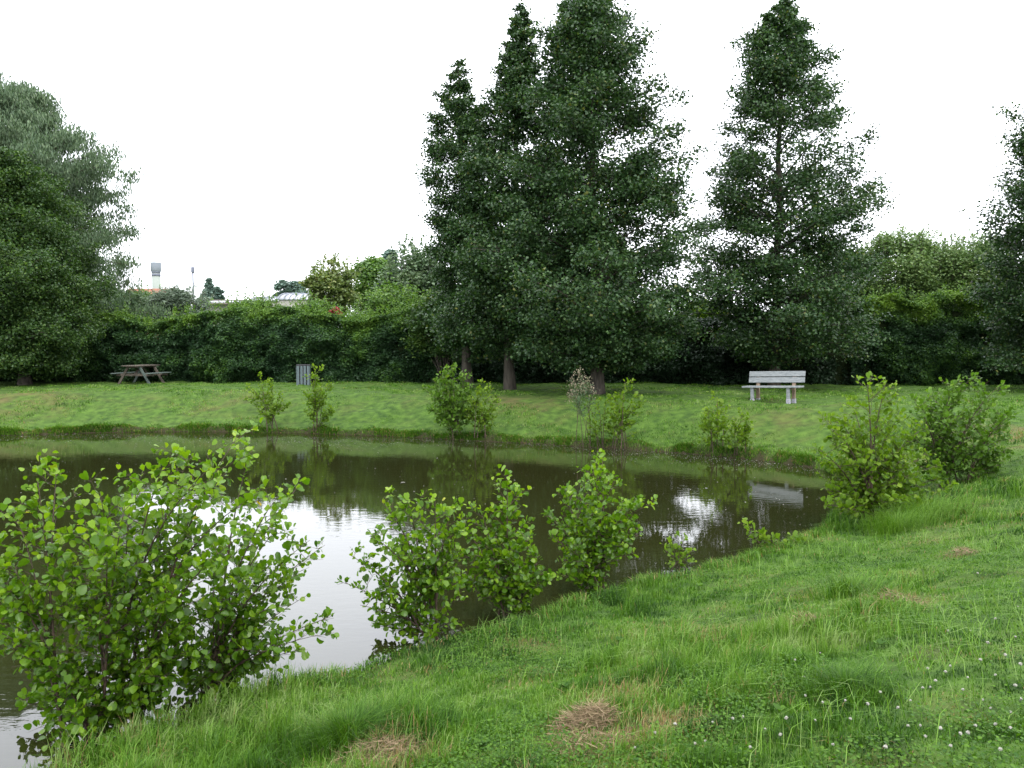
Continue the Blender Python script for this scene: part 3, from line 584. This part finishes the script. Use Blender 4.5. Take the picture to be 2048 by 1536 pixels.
tr_ = tops([(1680,612),(1740,600),(1800,592),(1850,612),(1880,590),(1930,585),(1980,610),(2060,600),(2700,600)])
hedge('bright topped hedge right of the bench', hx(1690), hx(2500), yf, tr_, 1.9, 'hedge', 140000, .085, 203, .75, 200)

# ------------------------------------------------------------------ the big trees
tall_tree('tallest alder with broad dark crown and bare foot in the centre',
          [(-15,1150,1215),(40,1100,1260),(100,1085,1300),(160,1075,1312),(230,1045,1338),(310,1010,1348),(400,975,1375),(500,955,1400),(590,945,1428),(660,955,1405),(700,1010,1350),(735,1120,1290)],
          25.8, (1193, 785), (1172, -15), seed=301, nprim=150, leafn=16, nsec=12, dens=1.0, trunk_r=.19)
tall_tree('dark alder with slender spire top left of the tallest alder',
          [(15,1036,1052),(70,1018,1078),(130,998,1090),(190,975,1110),(260,950,1130),(350,930,1140),(450,900,1150),(560,880,1160),(650,880,1160),(710,930,1110)],
          28.0, (1018, 778), (1043, 12), seed=302, nprim=110, leafn=15, nsec=11, dens=1.0)
tall_tree('leftmost of the tall alders, narrow with two-tone edge over the birch',
          [(122,908,924),(180,884,950),(250,862,980),(330,842,1010),(420,845,1020),(500,868,1010),(580,870,1010),(660,880,1000),(720,910,980)],
          29.5, (936, 778), (915, 118), seed=303, nprim=85, leafn=14, nsec=11, dens=1.0)
tall_tree('lone pointed alder behind the white bench',
          [(3,1552,1580),(60,1510,1622),(110,1480,1640),(170,1455,1655),(240,1448,1725),(310,1440,1768),(390,1415,1750),(470,1368,1735),(560,1380,1745),(640,1400,1770),(690,1440,1760),(722,1560,1700)],
          28.4, (1550, 772), (1565, 0), seed=304, nprim=135, leafn=14, dens=1.0, nsec=11)
tall_tree('alder cut by the right edge of the view',
          [(235,2040,2170),(300,2020,2220),(350,1992,2260),(430,1996,2280),(500,1990,2300),(580,1985,2330),(680,1965,2340),(740,1990,2300)],
          26.8, (2150, 782), (2120, 130), seed=305, nprim=115, leafn=14, nsec=11, dens=1.05)
# willow and broad tree on the left
tall_tree('tall silvery willow at the left edge with drooping outer twigs',
          [(165,-60,40),(215,-150,150),(300,-200,215),(380,-240,222),(450,-260,238),(520,-260,258),(580,-260,268),(620,-240,250),(680,-200,160)],
          36.0, (10, 765), (0, 165), 'willow_tree', 'willow', 190, 20, .19, 306, 1.0, droop=.12, rise=(.3, .9), trunk_r=.3, tmpl=SLIM, nsec=13, clump=.22)
tall_tree('bushy dark green tree in front of the willow at the left edge',
          [(300,-40,30),(350,-140,80),(430,-190,130),(520,-220,150),(600,-220,165),(680,-200,160),(735,-120,120),(752,-80,95)],
          31.0, (48, 768), (0, 290), 'broad_tree', 'broad', 170, 22, .09, 307, 1.0, droop=.03, rise=(.2, .8), trunk_r=.2, nsec=11)

# ------------------------------------------------------------------ bench, picnic table, bin
def bench():
    b = hit(1546, 806); t = thing('park_bench', 'pale weathered wooden bench with concrete feet facing the pond', 'bench', b); t.rotation_euler = (0, -R(1.8), -R(39))
    boxes('seat', [((.02, -.21, .445), (1.58, .125, .045), (0, 0, 0)), ((.02, -.07, .445), (1.58, .125, .045), (0, 0, 0)), ((.02, .07, .445), (1.58, .125, .045), (0, 0, 0))], 'wood', t)
    for z, y in ((.62, .215), (.785, .255)):
        boxes('backrest_plank', [((.02, y, z), (1.56, .035, .148), (-R(14), 0, 0))], 'wood', t)
    for x in (-.50, .50):
        l = boxes('leg', [((x, -.20, .25), (.09, .07, .345), (0, 0, 0))], 'wood', t); boxes('foot', [((x, -.20, .035), (.105, .09, .17), (0, 0, 0))], 'concrete', l)
        l = boxes('leg', [((x, .20, .27), (.09, .075, .36), (-R(3), 0, 0)), ((x, .255, .62), (.09, .06, .40), (-R(14), 0, 0))], 'wood_end', t); boxes('foot', [((x, .20, .035), (.105, .10, .17), (0, 0, 0))], 'concrete', l)
        boxes('bracket', [((x, -.005, .392), (.06, .25, .055), (0, 0, 0))], 'wood_end', t)
bench()
def picnic():
    b = gp(283, 765.5, 1.0); b[2] = hz(b[0], b[1]); t = thing('picnic_table', 'weathered wooden picnic table with joined seats in front of the hedge', 'picnic table', b); t.rotation_euler = (0, 0, -R(8)); t.scale = (.9, .88, .97)
    boxes('tabletop', [((-.30+.15*i, 0, .735), (.14, 1.75, .04), (0, 0, 0)) for i in range(5)], 'table_wood', t)
    for s in (-1, 1):
        boxes('bench_seat', [((s*.69, 0, .435), (.13, 1.75, .04), (0, 0, 0)), ((s*.83, 0, .435), (.13, 1.75, .04), (0, 0, 0))], 'table_green', t)
    for y in (-.55, .55):
        for s in (-1, 1):
            a = math.atan2(.48, .74); boxes('leg', [((s*.49, y, .345), (.10, .05, .86), (0, -s*a, 0))], 'table_wood' if s*y > 0 else 'table_green', t)
        boxes('crossbeam', [((0, y+.055, .375), (1.72, .05, .10), (0, 0, 0)), ((0, y+.055, .68), (.7, .05, .07), (0, 0, 0))], 'table_wood', t)
    boxes('brace', [((0, -.27, .53), (.08, .70, .05), (R(30), 0, 0)), ((0, .27, .53), (.08, .70, .05), (-R(30), 0, 0))], 'table_wood', t)
picnic()
def litter_bin():
    b = gp(607, 769, 1.0); b[2] = hz(b[0], b[1]); t = thing('litter_bin', 'grey slatted litter bin in front of the long hedge', 'litter bin', b); t.rotation_euler = (0, 0, R(12))
    lathe('liner', [(.15, .05), (.19, .08), (.19, .70), (.17, .71)], 'bin_dark', t, 16)
    for i in range(4):
        x = -.18+.12*i
        for y in (-.235, .235): boxes('slat', [((x, y, .38), (.085, .022, .72), (0, 0, 0))], 'bin', t)
        for s in (-.24, .24): boxes('slat', [((s, x, .38), (.022, .085, .72), (0, 0, 0))], 'bin', t)
    for z in (.12, .70):
        for y in (-.215, .215): boxes('crossbar', [((0, y, z), (.46, .016, .04), (0, 0, 0))], 'bin_dark', t)
    boxes('lid', [((0, 0, .765), (.50, .50, .035), (0, 0, 0))], 'bin_dark', t)
litter_bin()

# ------------------------------------------------------------------ bank shrubs
rs = np.random.default_rng(5)
def bank_shrub(label, base_px, tips_px, name='alder_sapling', cat='shrub', dspread=.35, yoff=.0, **kw):
    b = hit(*base_px); 
    tp = []
    for i, (x, y) in enumerate(tips_px):
        Yd = b[1]+rs.uniform(-dspread, dspread)+yoff; tp.append(at(x, y, Yd))
    return shrub(name, label, cat, b, tp, **kw)
# near bank
bank_shrub('leftmost bushy young alder leaning over the water in the near corner', (172,1490),
           [(30,1020),(115,930),(75,960),(20,1130),(-30,1250),(60,1300),(170,1040),(250,1010),(215,1100),(300,1180),(10,1180),(120,1150),(-60,1100),(35,1390),(95,1400),(240,1400),(140,1340),(60,1330),(200,1350)],
           leaf=.058, nb=12, seed=401, stem_r=.0085, lowest=.06, gap=.038, spread=.08, sub=4, side=.24, name='young_alder', dspread=.4)
bank_shrub('tallest bushy young alder, middle of the near left clump', (275,1448),
           [(200,985),(265,965),(330,920),(365,905),(410,945),(475,872),(440,930),(520,985),(300,1050),(380,1050),(470,1080),(230,1120),(350,1180),(150,1210),(430,1220),(330,1350),(220,1330),(300,1300),(370,1310),(260,1390)],
           leaf=.059, nb=12, seed=402, stem_r=.0085, lowest=.06, gap=.038, spread=.07, sub=4, side=.24, name='young_alder', dspread=.45)
bank_shrub('right-hand bushy young alder of the near left clump, reaching over bright water', (408,1402),
           [(500,905),(560,985),(595,975),(560,1050),(620,1080),(650,1090),(590,1150),(615,1190),(665,1232),(635,1270),(540,1130),(480,1160),(430,1080),(600,1300),(520,1230),(460,1290),(480,1345),(540,1320),(370,1320),(420,1300),(350,1360)],
           leaf=.059, nb=11, seed=403, stem_r=.0085, lowest=.06, gap=.038, spread=.07, sub=3, side=.22, name='young_alder', dspread=.4)
bank_shrub('young alder with bright water showing through, left of the near three', (865,1283),
           [(760,1000),(815,1000),(870,995),(905,1015),(740,1070),(700,1110),(690,1165),(720,1210),(790,1090),(850,1080),(895,1100),(760,1160),(830,1170),(740,1250)],
           leaf=.060, nb=14, seed=404, lowest=.08, gap=.036, spread=.07, sub=3, side=.22, name='young_alder', dspread=.35)
bank_shrub('single-leader young alder, middle of the near three', (1012,1240),
           [(1015,955),(1025,985),(960,1020),(925,1050),(990,1060),(1060,1075),(930,1110),(1080,1110),(960,1140),(1100,1150),(1020,1120),(900,1160),(1060,1180)],
           leaf=.064, nb=14, seed=405, lowest=.06, gap=.037, spread=.06, sub=3, side=.22, name='young_alder', dspread=.35)
bank_shrub('rounded young alder with a tall tip, right of the near three', (1185,1180),
           [(1205,915),(1185,935),(1230,960),(1125,975),(1160,965),(1265,1000),(1300,1010),(1095,1030),(1240,1040),(1280,1070),(1110,1080),(1180,1050),(1250,1110),(1140,1120),(1215,1090),(1120,1150)],
           leaf=.063, nb=14, seed=406, lowest=.08, gap=.037, spread=.07, sub=3, side=.22, name='young_alder', dspread=.4)
bank_shrub('small sprawling sapling at the water edge in front of the sky glint', (1355,1143), [(1330,1100),(1370,1075),(1345,1090),(1390,1100),(1365,1110)],
           leaf=.055, nb=5, seed=407, gap=.05, sub=1, side=.3, stem_r=.008, mt='bush_light', dspread=.15)
bank_shrub('low sapling leaning left over the water beside the near bank', (1575,1092), [(1478,1045),(1500,1065),(1520,1075),(1550,1078),(1590,1080)],
           leaf=.075, nb=4, seed=408, gap=.055, sub=1, side=.25, stem_r=.008, mt='bush_light', dspread=.15, bend=.05)
# right end
bank_shrub('yellow-green alder shrub at the right end of the pond, nearer of two', (1745,1040),
           [(1735,768),(1770,775),(1700,800),(1680,840),(1660,880),(1800,830),(1840,860),(1860,905),(1870,960),(1660,930),(1650,980),(1720,900),(1780,900),(1830,960),(1690,1000),(1740,960),(1800,1000),(1645,1010),(1640,900),(1655,840),(1880,930),(1850,1010),(1890,980),(1820,880)],
           leaf=.074, nb=15, seed=409, gap=.052, sub=3, side=.30, mt='bush_light', dspread=.6, name='alder_shrub')
bank_shrub('dense green alder shrub behind the nearer one at the right end of the pond', (1905,970),
           [(1870,790),(1910,770),(1940,758),(1995,775),(1980,800),(1850,810),(1840,850),(2005,830),(2010,870),(1900,830),(1950,850),(1970,900),(1860,900),(1920,900),(1990,930),(1835,930),(1855,960),(2015,900),(1825,800),(2020,830),(1820,880)],
           leaf=.075, nb=16, seed=410, gap=.05, sub=3, side=.30, mt='bush_mid', dspread=.7, name='alder_shrub')
# far bank
kw = dict(tmpl=OVAL, petiole=False, dspread=.4)
bank_shrub('thin pale sapling on the far bank, left of two by the bin', (545,858), [(520,752),(545,765),(500,775),(560,790),(490,800),(530,790),(575,810)], leaf=.10, nb=10, seed=411, gap=.05, sub=3, side=.28, mt='bush_light', **kw)
bank_shrub('yellow-green sapling on the far bank in front of the bin', (636,860), [(632,733),(620,750),(655,768),(610,790),(645,790),(625,800),(665,820)], leaf=.10, nb=10, seed=412, gap=.05, sub=3, side=.26, mt='bush_light', **kw)
bank_shrub('dense dark green shrub at the far water edge, larger of a touching pair', (905,876), [(880,745),(905,735),(865,760),(930,750),(850,780),(940,775),(885,790),(915,800),(860,820),(950,810),(900,840)], leaf=.11, nb=13, seed=413, gap=.045, sub=4, side=.30, mt='bush_mid', name='alder_shrub', **kw)
bank_shrub('smaller shrub touching the right side of the dense far bank shrub', (962,872), [(960,768),(985,778),(950,790),(990,800),(970,820),(940,830)], leaf=.10, nb=10, seed=414, gap=.05, sub=3, side=.28, mt='bush_light', name='alder_shrub', **kw)
bank_shrub('thin sapling with bright crown tips on the far bank before the tallest alder', (1240,895), [(1250,762),(1225,790),(1270,795),(1215,800),(1285,800),(1240,820)], leaf=.10, nb=10, seed=415, gap=.055, sub=3, side=.28, mt='bush_light', **kw)
bank_shrub('loose low sapling left of the bright tipped one on the far bank', (1205,893), [(1195,800),(1180,815),(1210,810),(1170,840)], leaf=.08, nb=6, seed=416, gap=.055, sub=3, side=.3, mt='bush_light', **kw)
bank_shrub('pale sapling on the bank below the bench, left of two', (1432,900), [(1435,797),(1415,825),(1450,820),(1400,840),(1440,840)], leaf=.105, nb=11, seed=417, gap=.055, sub=3, side=.3, mt='bush_light', **kw)
bank_shrub('low faint sapling on the bank below the bench, right of two', (1482,908), [(1485,825),(1470,850),(1505,840),(1490,860)], leaf=.10, nb=10, seed=418, gap=.055, sub=3, side=.3, mt='bush_light', **kw)
# tall pinkish seed-headed weed
def seed_weed():
    b = hit(1168, 893); tips = [at(x, y, b[1]+rs.uniform(-.2, .2)) for x, y in [(1160,752),(1145,765),(1175,765),(1150,785),(1185,785),(1140,790),(1165,775)]]
    r = shrub('willowherb', 'tall weed with pinkish fluffy seed heads on the far bank', 'weed', b, tips, leaf=.10, nb=9, seed=419, gap=.04, tmpl=SLIM, side=.14, sub=2, mt='willow', stem_r=.008, petiole=False, lowest=.5)
    g = np.random.default_rng(9); P = []; 
    for t in tips:
        P = np.array(t)+g.normal(0, 1, (60, 3))*np.array([.05, .05, .10])
        leaves('seed_head', P, norm(rdir(len(P), g)+UP), rdir(len(P), g), .045, DIAM, M['pink'], r, rng=g)
seed_weed()

# ------------------------------------------------------------------ tufts, hay, stones
def blades(name, P, H, Wd, az, lean, tint, mt, parent=None):
    """grass blades: a quad and a tip; az lean direction, lean sideways reach"""
    N = len(P); d = np.stack([np.cos(az), np.sin(az), np.zeros(N)], 1); s = np.stack([-np.sin(az+.6), np.cos(az+.6), np.zeros(N)], 1)
    b0 = P-s*Wd[:, None]*.5; b1 = P+s*Wd[:, None]*.5; mid = P+UP*(H*.55)[:, None]+d*(lean*.28)[:, None]
    m0 = mid-s*Wd[:, None]*.42; m1 = mid+s*Wd[:, None]*.42; tp = P+UP*(H*np.maximum(.25, 1-.45*(lean/H)**2))[:, None]+d*lean[:, None]
    V = np.stack([b0, b1, m1, m0, tp], 1).reshape(-1, 3); lo, st, to = facearr([(0, 1, 2, 3), (3, 2, 4)], 5, N)
    return mk(name, V, lo, st, to, M[mt], parent, np.repeat(tint, 5))
def tuft(label, px, r, h, n, seed, t0=.1, t1=.45, name='grass_tuft', lean=.6, wd=.004, group=None):
    b = hit(*px); g = np.random.default_rng(seed); rr = r*np.abs(g.normal(0, .55, n)); a = g.uniform(0, 2*math.pi, n); x = b[0]+rr*np.cos(a); y = b[1]+rr*np.sin(a)
    P = np.stack([x, y, height(x, y)-.01], 1); H = h*g.uniform(.55, 1.15, n); az = a+g.normal(0, .5, n); root = thing(name, label, 'grass tuft' if t1 < .7 else 'hay', b, group)
    blades('blades', P, H, np.full(n, wd)*g.uniform(.7, 1.3, n), az, H*lean*g.uniform(.4, 1.3, n), g.uniform(t0, t1, n), 'grass', root); return root
tuft('dense dark rushy tuft in the short clover lawn at lower right', (1690,1398), .19, .20, 800, 501, .0, .42, lean=.8, wd=.0035)
tuft('long grass clump in the middle of the near bank above the bare patch', (1700,1190), .42, .24, 700, 502, .1, .65, lean=1.0)
tuft('long arching grass at the foot of the right end shrubs', (1850,1045), .55, .42, 1300, 503, .3, .65, lean=.9)
tuft('pale long grass left of the right end shrubs', (1790,1065), .45, .36, 900, 504, .3, .65, lean=.9)
tuft('rounded grass mound at the water edge left of the single-leader alder', (930,1262), .30, .22, 1100, 505, .05, .4)
tuft('grass mound at the foot of the single-leader alder', (1030,1240), .25, .2, 900, 506, .1, .5)
tuft('dark green tuft at the near bottom left of the lawn', (700,1490), .32, .24, 1300, 507, .05, .45, lean=.8)
def hay(label, px, r, h, n, seed):
    b = hit(*px); g = np.random.default_rng(seed); P = np.stack([g.normal(0, r*.5, n)+b[0], g.normal(0, r*.38, n)+b[1], np.zeros(n)], 1)
    d = ((P[:, 0]-b[0])/r)**2+((P[:, 1]-b[1])/r)**2; P[:, 2] = height(P[:, 0], P[:, 1])+h*np.exp(-d*2)*g.random(n)+.01
    root = thing('hay_clump', label, 'hay', b, 'clumps of dry cut grass')
    U = rdir(n, g, -.25, .35); leaves('straw', P, U, rdir(n, g), g.uniform(.02, .12, n), (np.array([(0,0,0),(.5,.02,.03),(1,0,0),(.5,-.02,.03)], float), [(0,1,2,3)]), M['hay'], root, rng=g)
hay('heap of dry brown cut grass at the very bottom edge', (752,1528), .24, .11, 1500, 520)
hay('mound of dry cut grass in the middle of the near bank', (1182,1450), .17, .10, 1700, 521)
hay('loose brown cuttings just below the mound of dry grass', (1190,1500), .2, .04, 600, 522)
hay('scrap of dry cut grass under the long grass clump', (1790,1208), .22, .07, 700, 523)
hay('small brown clump farthest up the right side of the near bank', (1926,1110), .13, .06, 450, 524)
hay('small straw-coloured clump between the mound and the long grass', (1610,1250), .15, .06, 450, 525)
def stone(label, px, sx, sy, sz, seed):
    import bmesh
    b = gp(*px, .02); bm = bmesh.new(); bmesh.ops.create_icosphere(bm, subdivisions=3, radius=1); g = np.random.default_rng(seed)
    for v in bm.verts:
        k = 1+.18*math.sin(v.co.x*3+seed)*math.cos(v.co.y*4)+.08*math.sin(v.co.z*7+v.co.x*5); v.co = Vector((v.co.x*sx*k, v.co.y*sy*k, v.co.z*sz*k))
    me = bpy.data.meshes.new('stone'); bm.to_mesh(me); bm.free(); me.materials.append(M['concrete']); o = bpy.data.objects.new('stone', me); COL.objects.link(o); o.location = b
    tag(o, label, 'stone')
stone('flat pale stone at the far water edge left of the pinkish weed', (1082, 884), .28, .16, .07, 3)

# ------------------------------------------------------------------ grass over all the land in sight
N = 900000; g = np.random.default_rng(77)
u = g.random(N); r0, r1 = 2.0, 37.0; rr = (math.sqrt(r0)+u*(math.sqrt(r1)-math.sqrt(r0)))**2; th = g.uniform(-.80, .80, N)
x = rr*np.sin(th); y = rr*np.cos(th); sd = sdist(x, y); k = (sd > -.02) & (y < 34); x, y, rr, sd = x[k], y[k], rr[k], sd[k]; n = len(x)
dr = dryness(x, y); long_ = sstep(.42, .68, fbm(x, y, 1.1, 60)); tuf = sstep(.55, .8, vnoise(x, y, .22, 66))
nearb = (1-sstep(1.5, 4.0, sd))*(y < 13); edge = np.exp(-np.clip(sd, 0, 9)/.22)
lawn = sstep(3.6, 5.2, sd)*(y < 13)
H = .74*(.030+.075*long_**1.5+.07*tuf*long_+.05*edge)*(.55+.9*vnoise(x, y, .11, 69))*(1+.45*nearb)*(1-.42*lawn)*g.uniform(.55, 1.35, n)*(1-.55*dr)
far = sstep(12, 20, y); H = H*(1-.35*far)
Wd = (.0024+.00055*rr)*g.uniform(.7, 1.3, n); az = g.uniform(0, 2*math.pi, n); lean = H*np.abs(g.normal(.45, .35, n))
tone = .27+.55*(fbm(x, y, 1.7, 62)-.5)+.85*(fbm(x, y, .30, 64)-.5)+.45*(vnoise(x, y, .085, 65)-.5)+.10*long_+.08*far
tint = np.clip(tone+g.normal(0, .11, n), 0, .72); isd = g.random(n) < np.clip(dr*.85+.006, 0, 1); tint = np.where(isd, g.uniform(.70, 1.0, n), tint)
Z = height(x, y, sd); blades('grass', np.stack([x, y, Z-.008], 1), H, Wd, az, lean, tint, 'grass'); tag(bpy.data.objects['grass'], 'green grass covering the pond banks and lawn', 'grass', kind='stuff')
# long pale arching blades scattered through the bank grass
g = np.random.default_rng(79); N = 60000; rr = g.uniform(2.5, 13, N); th = g.uniform(-.8, .8, N); x = rr*np.sin(th); y = rr*np.cos(th); sd = sdist(x, y)
k = (sd > .15) & (g.random(N) < (.06+.94*sstep(.50, .66, fbm(x, y, .8, 110)))*(1-sstep(3.2, 4.6, sd)*.93)*.45); x, y, sd, rr = x[k], y[k], sd[k], rr[k]; n = len(x)
H = g.uniform(.09, .24, n); az = 2.2+g.normal(0, 1.1, n)
blades('long_grass', np.stack([x, y, height(x, y, sd)-.01], 1), H, (.0028+.0003*rr)*g.uniform(.7, 1.3, n), az, H*g.uniform(.4, 1.5, n), np.clip(g.normal(.52, .12, n), 0, .70), 'grass')
tag(bpy.data.objects['long_grass'], 'long pale arching grass blades on the sloping near bank', 'grass', kind='stuff')
# longer fringe hanging over the water's edge
g = np.random.default_rng(78); seg = np.roll(POND, -1, 0)-POND; sl_ = np.linalg.norm(seg, axis=1); vis = POND[:, 1] > 3.5; pr = sl_*np.where(vis, 1, 0); pr /= pr.sum()
n = 90000; i = g.choice(len(POND), n, p=pr); q_ = POND[i]+seg[i]*g.random(n)[:, None]; nrm = np.stack([-seg[i][:, 1], seg[i][:, 0]], 1)/sl_[i][:, None]
sg = np.sign(sdist(*(q_[:400]+nrm[:400]*.05).T)).mean(); nrm = nrm*(1 if sg > 0 else -1); off = np.abs(g.normal(.03, .13, n)); q_ = q_+nrm*off[:, None]; x, y = q_[:, 0], q_[:, 1]; sd = sdist(x, y)
cl_ = sstep(.35, .65, fbm(x, y, .45, 95)); keep = g.random(n) < .25+.75*cl_; x, y, sd, nr, cl_ = x[keep], y[keep], sd[keep], nrm[keep], cl_[keep]; n = len(x)
H = (.05+.07*cl_)*np.where(y > 14, .75, 1)*g.uniform(.5, 1.3, n); az = np.arctan2(-nr[:, 1], -nr[:, 0])+g.normal(0, .8, n); rr = np.hypot(x, y)
blades('bank_fringe', np.stack([x, y, height(x, y, sd)-.01], 1), H, (.003+.0005*rr)*g.uniform(.7, 1.3, n), az, H*g.uniform(.2, 1.1, n), np.clip(.38+.5*(fbm(x, y, .6, 97)-.5)+g.normal(0, .12, n)+(g.random(n) < .08)*.6, 0, 1), 'grass')
tag(bpy.data.objects['bank_fringe'], 'longer grass fringe hanging over the edge of the pond', 'grass', kind='stuff')
# clover and other low leaves
N = 260000; u = g.random(N); rr = (math.sqrt(2.0)+u*(math.sqrt(12.)-math.sqrt(2.0)))**2; th = g.uniform(-.8, .8, N); x = rr*np.sin(th); y = rr*np.cos(th)
cm = sstep(.44, .58, fbm(x, y, .7, 90)); sd = sdist(x, y); k = (sd > .05) & (g.random(N) < cm*(1-dryness(x, y))); x, y, sd = x[k], y[k], sd[k]; n = len(x)
P = np.stack([x, y, height(x, y, sd)+.02+g.random(n)*.055], 1); U = rdir(n, g, -.2, .3); W = norm(UP+rdir(n, g)*.9)
CL = (np.array([(0,0,0),(.5,.42,.03),(.95,.3,0),(1,0,.0),(.95,-.3,0),(.5,-.42,.03)], float), [(0,3,2,1),(0,5,4,3)])
o = leaves('clover_leaves', P, U, W, g.uniform(.008, .019, n), CL, M['clover'], None, rng=g); tag(o, 'low clover leaves among the near grass', 'clover', kind='stuff')

# ------------------------------------------------------------------ broad-leaved weeds
g = np.random.default_rng(120)
for wx, wy in [(1655,1425),(1560,1440),(1480,1415),(1300,1330),(1130,1385),(1350,1245),(1500,1225),(1580,1330),(1760,1300),(1850,1190),(1050,1440),(960,1500),(1930,1230),(1400,1180),(860,1440),(1980,1120),(1240,1290),(1380,1380)]:
    b = hit(wx, wy); t = thing('weed_plant', 'low broad-leaved weed rosette in the near bank grass', 'weed', b, 'broad-leaved weeds in the near grass'); k_ = int(g.integers(7, 13)); a = np.arange(k_)*2.4+g.normal(0, .3, k_)
    e_ = g.uniform(.25, .9, k_); U = np.stack([np.cos(a), np.sin(a), e_], 1); W = np.stack([-np.cos(a)*e_, -np.sin(a)*e_, np.ones(k_)], 1)
    leaves('leaf_rosette', np.tile(b+np.array([0, 0, .03]), (k_, 1)), U, W, g.uniform(.028, .05, k_), OVAL, M['clover'], t, rng=g)
# ------------------------------------------------------------------ clover flowers, one object each
fl = [(1610,1410),(1690,1420),(1735,1428),(1795,1437),(1820,1425),(1845,1395),(1870,1385),(1880,1480),(1920,1490),(1965,1420),(1980,1440),(1990,1370),(2030,1390),(2040,1345),
      (1900,1350),(1935,1373),(1855,1355),(1890,1365),(1990,1250),(2030,1290),(2035,1225),(1940,1275),(1895,1275),(1680,1295),(1640,1320),(1607,1372),(1645,1425),(1572,1460),(1630,1465),
      (1465,1458),(1485,1455),(1425,1465),(1310,1490),(1390,1510),(1410,1505),(1665,1515),(1815,1480),(1840,1476),(1950,1475),(1990,1475),(2020,1480),(1935,1490),(1955,1153),(1860,1395),(2000,1530),
      (1760,1405),(1720,1385),(1960,1340),(2020,1450),(1850,1500),(1900,1520),(1770,1520),(1530,1480),(1560,1495),(1500,1520),(1350,1470),(1270,1515),(2040,1420),(1925,1400),(1700,1460),(2010,1330),(1975,1300),(1590,1335)]
import bmesh
bm = bmesh.new(); bmesh.ops.create_icosphere(bm, subdivisions=2, radius=.0068)
for v in bm.verts: v.co.z *= .85; v.co += v.normal*random.uniform(-.0018, .0022)
fm = bpy.data.meshes.new('clover_head'); bm.to_mesh(fm); bm.free(); fm.materials.append(M['white'])
V, lo, st, to = tubes('s', np.array([[[0, 0, 0], [.004, 0, .05], [0, 0, .078]]]), np.full((1, 3), .0012), 4, None)
stemo = mk('stalk', V, lo, st, to, M['clover']); stm = stemo.data; bpy.data.objects.remove(stemo)
for i, p_ in enumerate(fl):
    b = hit(p_[0], p_[1]+9); t = thing('clover_flower', 'small white clover flower in the short lawn at lower right', 'flower', b-np.array([0, 0, .02]), 'white clover flowers in the lawn')
    hd_ = bpy.data.objects.new('flower_head', fm); COL.objects.link(hd_); hd_.parent = t; hd_.location = (0, 0, .085); hd_.rotation_euler = (random.uniform(-.4, .4), random.uniform(-.4, .4), random.uniform(0, 6)); sc = random.uniform(.65, 1.25); hd_.scale = (sc, sc, sc)
    s_ = bpy.data.objects.new('stalk', stm); COL.objects.link(s_); s_.parent = t

# ------------------------------------------------------------------ floating flecks, crowded at the far shore to imitate sky on ripples
N = 6500; g = np.random.default_rng(88); px = g.uniform(-50, 1700, N); kk = g.random(N)
py = 866+np.interp(px, [0, 1000, 1650], [0, 12, 62])+np.where(kk < .88, np.abs(g.normal(0, 10, N)), g.uniform(0, 130, N))
P = np.array([gp(a, b, .004) for a, b in zip(px, py)]); sd = sdist(P[:, 0], P[:, 1]); P = P[sd < -.05]; n = len(P)
W = np.tile(UP, (n, 1))+g.normal(0, .03, (n, 3)); U = rdir(n, g, -.02, .02)
o = leaves('floating_flecks', P, U, W, g.uniform(.007, .026, n)*np.where(g.random(n) < .03, 2, 1), OVAL, M['fleck'], None, rng=g); tag(o, 'pale flecks of fluff and leaf litter floating on the pond, massed to imitate sky sheen at the far shore', 'floating litter', kind='stuff')
o = leaves('floating_leaf', np.array([gp(801, 965, .006)]), np.array([[1., .2, 0]]), np.array([[0, 0, 1.]]), np.array([.09]), OVAL, M['white'], None); tag(o, 'single white leaf floating on the dark water in mid pond', 'leaf')
print('faces', sum(len(o.data.polygons) for o in bpy.data.objects if o.type == 'MESH'))
